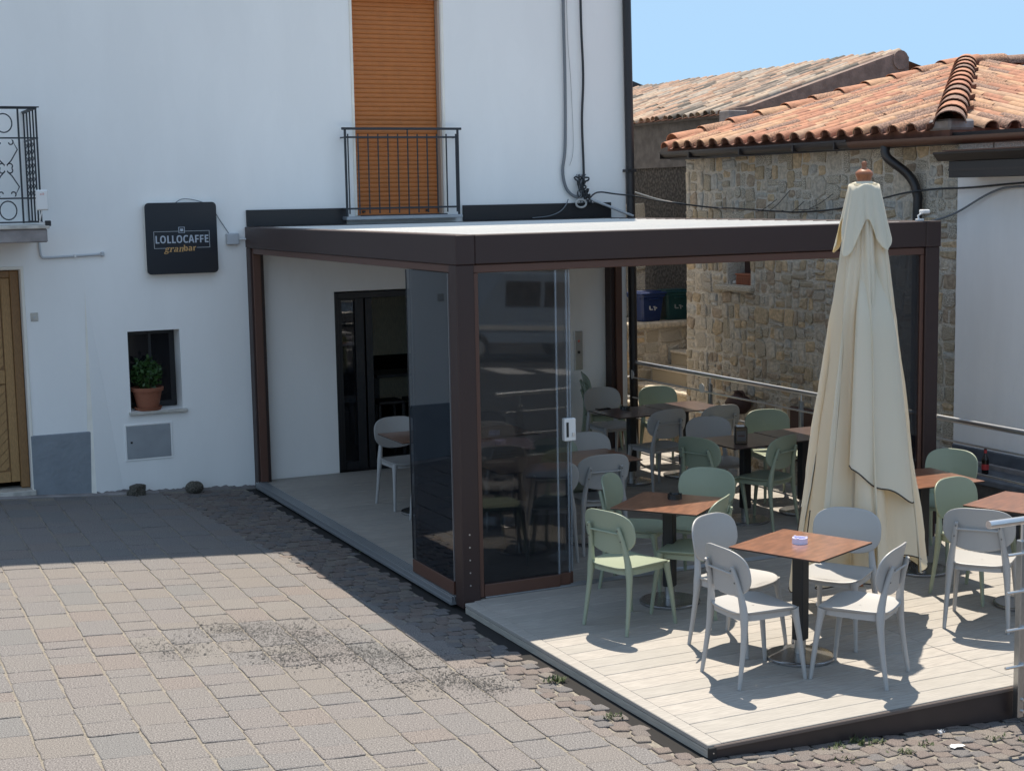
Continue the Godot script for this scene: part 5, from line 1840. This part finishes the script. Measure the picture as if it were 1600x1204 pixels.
func small_things() -> void:
	# floodlight on the pergola corner
	var f := thing("floodlight", "small white floodlight on the right front corner of the pergola", "floodlight", Vector3(W - 0.18, H, D - 0.05))
	obj("foot", span(-0.035, 0.03, 0.0, 0.02, -0.02, 0.02, 0.004), M.white_plastic, f)
	obj("arm", tubemb([Vector3(-0.01, 0.015, 0), Vector3(-0.02, 0.045, 0), Vector3(0.03, 0.07, 0)], 0.008, 8), M.white_plastic, f)
	obj("head", span(0.01, 0.085, 0.06, 0.095, -0.03, 0.03, 0.008), M.white_plastic, f)
	# things on tables
	var a := thing("ashtray", "white lavender round ashtray with three notches on the nearest table", "ashtray", Vector3(1.375, 0.7355, 7.80))
	obj("bowl", _ashtray(0.05, 0.036, 24, 0.0), M.ash_white, a)
	var b := thing("ashtray", "black faceted ashtray on the half shaded wood table", "ashtray", Vector3(1.43, 0.7355, 6.19))
	obj("bowl", _ashtray(0.055, 0.036, 8, 0.0), M.ash_black, b)
	var c := thing("ashtray", "white ashtray on the table behind the glass", "ashtray", Vector3(1.56, 0.7355, 2.74))
	obj("bowl", _ashtray(0.055, 0.036, 8, 0.0), M.ash_white, c)
	var d := thing("ashtray", "black ashtray on the shaded table near the house wall", "ashtray", Vector3(3.42, 0.7355, 1.93))
	obj("bowl", _ashtray(0.055, 0.03, 8, 0.0), M.ash_black, d)
	var ph := thing("phone", "dark flat object lying at the left corner of the shaded table", "phone", Vector3(3.23, 0.7355, 1.80))
	obj("body", span(-0.075, 0.075, 0.0, 0.012, -0.04, 0.04, 0.005), M.ash_black, ph)
	var n := thing("napkin_dispenser", "black napkin dispenser with printed front on the shaded table", "dispenser", Vector3(3.21, 0.7355, 4.38), deg_to_rad(-25))
	obj("case", span(-0.055, 0.055, 0.0, 0.155, -0.04, 0.04, 0.006), M.ash_black, n)
	obj("front_print", span(-0.042, 0.042, 0.03, 0.12, 0.0405, 0.043), M.dark_smooth, n)
	obj("print_band", span(-0.03, 0.03, 0.07, 0.085, 0.0435, 0.045), M.terracotta_dark, n)
	obj("napkins", span(-0.04, 0.03, 0.155, 0.166, -0.03, 0.03, 0.004), M.paper, n)
	# jug on the stone wall
	var j := thing("terracotta_jug", "dark terracotta jug hanging low on the stone wall", "jug", Vector3(5.44, 0.42, 0.985))
	var jm := MB.new()
	jm.lathe_smooth([Vector2(0.0, 0.0), Vector2(0.09, 0.005), Vector2(0.14, 0.06), Vector2(0.155, 0.13), Vector2(0.12, 0.19), Vector2(0.055, 0.22), Vector2(0.045, 0.25), Vector2(0.06, 0.262), Vector2(0.03, 0.255)], 24)
	obj("body", jm, M.terracotta_dark, j)
	obj("handle", tubemb(smooth([Vector3(0, 0.25, 0.05), Vector3(0, 0.25, 0.11), Vector3(0, 0.17, 0.14)]), 0.012, 8), M.terracotta_dark, j)
	# planter and white stone on the stone house window sill
	var pl := thing("window_planter", "ribbed terracotta planter on the stone house window sill", "planter", Vector3(5.72, 1.873, 0.80))
	obj("trough", span(-0.07, 0.07, 0.0, 0.12, -0.18, 0.18, 0.012), M.terracotta, pl)
	for i in 9: obj("rib", span(-0.078, -0.07, 0.015, 0.1, -0.165 + i * 0.037, -0.147 + i * 0.037, 0.003), M.terracotta, pl)
	obj("rim", span(-0.08, 0.08, 0.115, 0.135, -0.19, 0.19, 0.006), M.terracotta, pl)
	var ws := MB.new()
	ws.lathe_smooth([Vector2(0.0, 0.0), Vector2(0.035, 0.01), Vector2(0.04, 0.03), Vector2(0.02, 0.05), Vector2(0.0, 0.052)], 12)
	var wo := obj("white_pebble", ws, M.marble)
	wo.position = Vector3(5.68, 1.873, 0.57)
	tag(wo, "small white pebble beside the planter on the stone sill", "stone")
	# slate bench and bottle in the alley
	var bn := thing("slate_bench", "dark slate bench along the white annex wall", "bench", Vector3(0, 0, 0))
	obj("seat", span(5.08, 5.47, 0.34, 0.40, 4.55, 9.0, 0.01), M.slate, bn)
	obj("base", span(5.14, 5.47, -0.6, 0.34, 4.6, 9.0), M.dark_smooth, bn)
	var bt := thing("glass_bottle", "small dark glass bottle with red label on the slate bench", "bottle", Vector3(5.27, 0.40, 5.2))
	var bm := MB.new()
	bm.lathe_smooth([Vector2(0.0, 0.0), Vector2(0.03, 0.002), Vector2(0.032, 0.12), Vector2(0.026, 0.15), Vector2(0.013, 0.18), Vector2(0.012, 0.23), Vector2(0.014, 0.235), Vector2(0.0, 0.24)], 16)
	obj("body", bm, M.glass_bottle, bt)
	var lb := MB.new()
	lb.lathe([Vector2(0.0328, 0.04), Vector2(0.0328, 0.09)], 16)
	lb.lathe([Vector2(0.0145, 0.19), Vector2(0.014, 0.22)], 16)
	obj("label_band", lb, M.bottle_label, bt)
	# litter
	var pm := MB.new()
	for i in 9:
		var p := Vector3(rng.randf_range(-0.03, 0.03), rng.randf_range(0.005, 0.035), rng.randf_range(-0.02, 0.02))
		var q := Vector3(rng.randf_range(-0.03, 0.03), rng.randf_range(0.005, 0.04), rng.randf_range(-0.02, 0.02))
		var s := Vector3(rng.randf_range(-0.03, 0.03), rng.randf_range(0.0, 0.03), rng.randf_range(-0.02, 0.02))
		pm.tri(p, q, s)
	var po := obj("crumpled_paper", pm, M.paper)
	po.position = Vector3(1.50, gy(1.5) + 0.01, 8.99)
	tag(po, "crumpled white paper lying under the deck fascia", "litter")
	var tm := MB.new()
	var ring := []
	for i in 13: ring.append(Vector3(cos(TAU * i / 13) * 0.055 * rng.randf_range(0.5, 1.1), 0.004 + rng.randf_range(0.0, 0.008), -sin(TAU * i / 13) * 0.035 * rng.randf_range(0.5, 1.1)))
	tm.fan(Vector3(0, 0.012, 0), ring)
	var to := obj("white_tissue", tm, M.paper)
	to.position = Vector3(1.44, gy(1.44) + 0.016, 9.2)
	tag(to, "flattened white tissue on the sunlit cobbles", "litter")
	# weeds in the joints
	var tuft := MB.new()
	for c2 in [[0.953, 8.955, 16, 0.045], [0.80, 8.96, 12, 0.035], [1.05, 8.98, 10, 0.035], [-0.151, 8.1, 16, 0.035], [-0.137, 7.353, 22, 0.045], [1.12, 9.17, 12, 0.035], [1.3, 9.1, 10, 0.03], [0.7, 9.15, 9, 0.03], [1.75, 9.15, 10, 0.03], [-0.02, 3.4, 8, 0.03], [1.9, 9.25, 10, 0.03]]:
		for i in int(c2[2]) * 2:
			var p := Vector3(c2[0] + rng.randfn() * 0.035, 0, c2[1] + rng.randfn() * 0.022)
			p.y = gy(p.x) + 0.012
			var dir := Vector3(rng.randfn(), 0.9, rng.randfn()).normalized()
			var l: float = c2[3] * rng.randf_range(0.5, 1.1)
			var sd := dir.cross(Vector3.UP).normalized() * l * 0.2
			tuft.tri(p - sd, p + sd, p + dir * l)
			tuft.quad(p, p + dir * l * 0.4 + sd, p + dir * l, p + dir * l * 0.4 - sd)
	var w := obj("weeds", tuft, M.weed)
	stuff(w)
	tag(w, "small green weeds growing in the joints along the deck", "weeds")
	# dark gritty stain on the paving
	var mm := MultiMesh.new()
	mm.transform_format = MultiMesh.TRANSFORM_3D
	var gm := MB.new()
	gm.fan(Vector3(0, 0.35, 0), [Vector3(1, 0, 0), Vector3(0.3, 0, -0.8), Vector3(-0.7, 0, -0.5), Vector3(-0.9, 0, 0.4), Vector3(0.2, 0, 0.9)])
	mm.mesh = gm.mesh(M.grit)
	var trs := []
	var cl := [[-1.75, 5.55, 0.10], [-1.5, 5.7, 0.13], [-1.35, 5.95, 0.12], [-1.3, 6.35, 0.12], [-1.05, 6.3, 0.13], [-0.95, 6.55, 0.12], [-0.8, 6.6, 0.10], [-0.72, 7.1, 0.12], [-0.62, 7.3, 0.09], [-1.6, 6.3, 0.12], [-1.0, 7.0, 0.14], [-1.25, 5.75, 0.2], [-2.2, 5.9, 0.12]]
	for i in 8000:
		var q: Array = cl[rng.randi() % cl.size()]
		var px: float = q[0] + rng.randfn() * q[2] * 1.15
		var pz: float = q[1] + rng.randfn() * q[2] * 1.25
		var sc := rng.randf_range(0.002, 0.007) * (1.7 if rng.randf() < 0.08 else 1.0)
		trs.append(Transform3D(Basis(Vector3.UP, rng.randf() * TAU).scaled(Vector3(sc, sc * 0.35, sc)), Vector3(px, gy(px) + 0.0105, pz)))
	mm.instance_count = trs.size()
	for i in trs.size(): mm.set_instance_transform(i, trs[i])
	var gi := MultiMeshInstance3D.new()
	gi.name = "dark_grit"
	gi.multimesh = mm
	add_child(gi)
	stuff(gi)
	tag(gi, "dark grit scattered over the sunlit paving like a stain", "grit")

func _ashtray(r: float, h: float, sides: int, _t: float) -> MB:
	var m := MB.new()
	m.lathe([Vector2(0.0, 0.0), Vector2(r, 0.0), Vector2(r * 0.96, h), Vector2(r * 0.78, h), Vector2(r * 0.7, h * 0.35), Vector2(0.0, h * 0.3)], sides)
	for i in 3:
		var a := TAU * i / 3 + 0.4
		m.box(Vector3(cos(a) * r * 0.86, h + 0.002, sin(a) * r * 0.86), Vector3(r * 0.3, 0.006, r * 0.3), 0.002, Basis(Vector3.UP, -a))
	return m
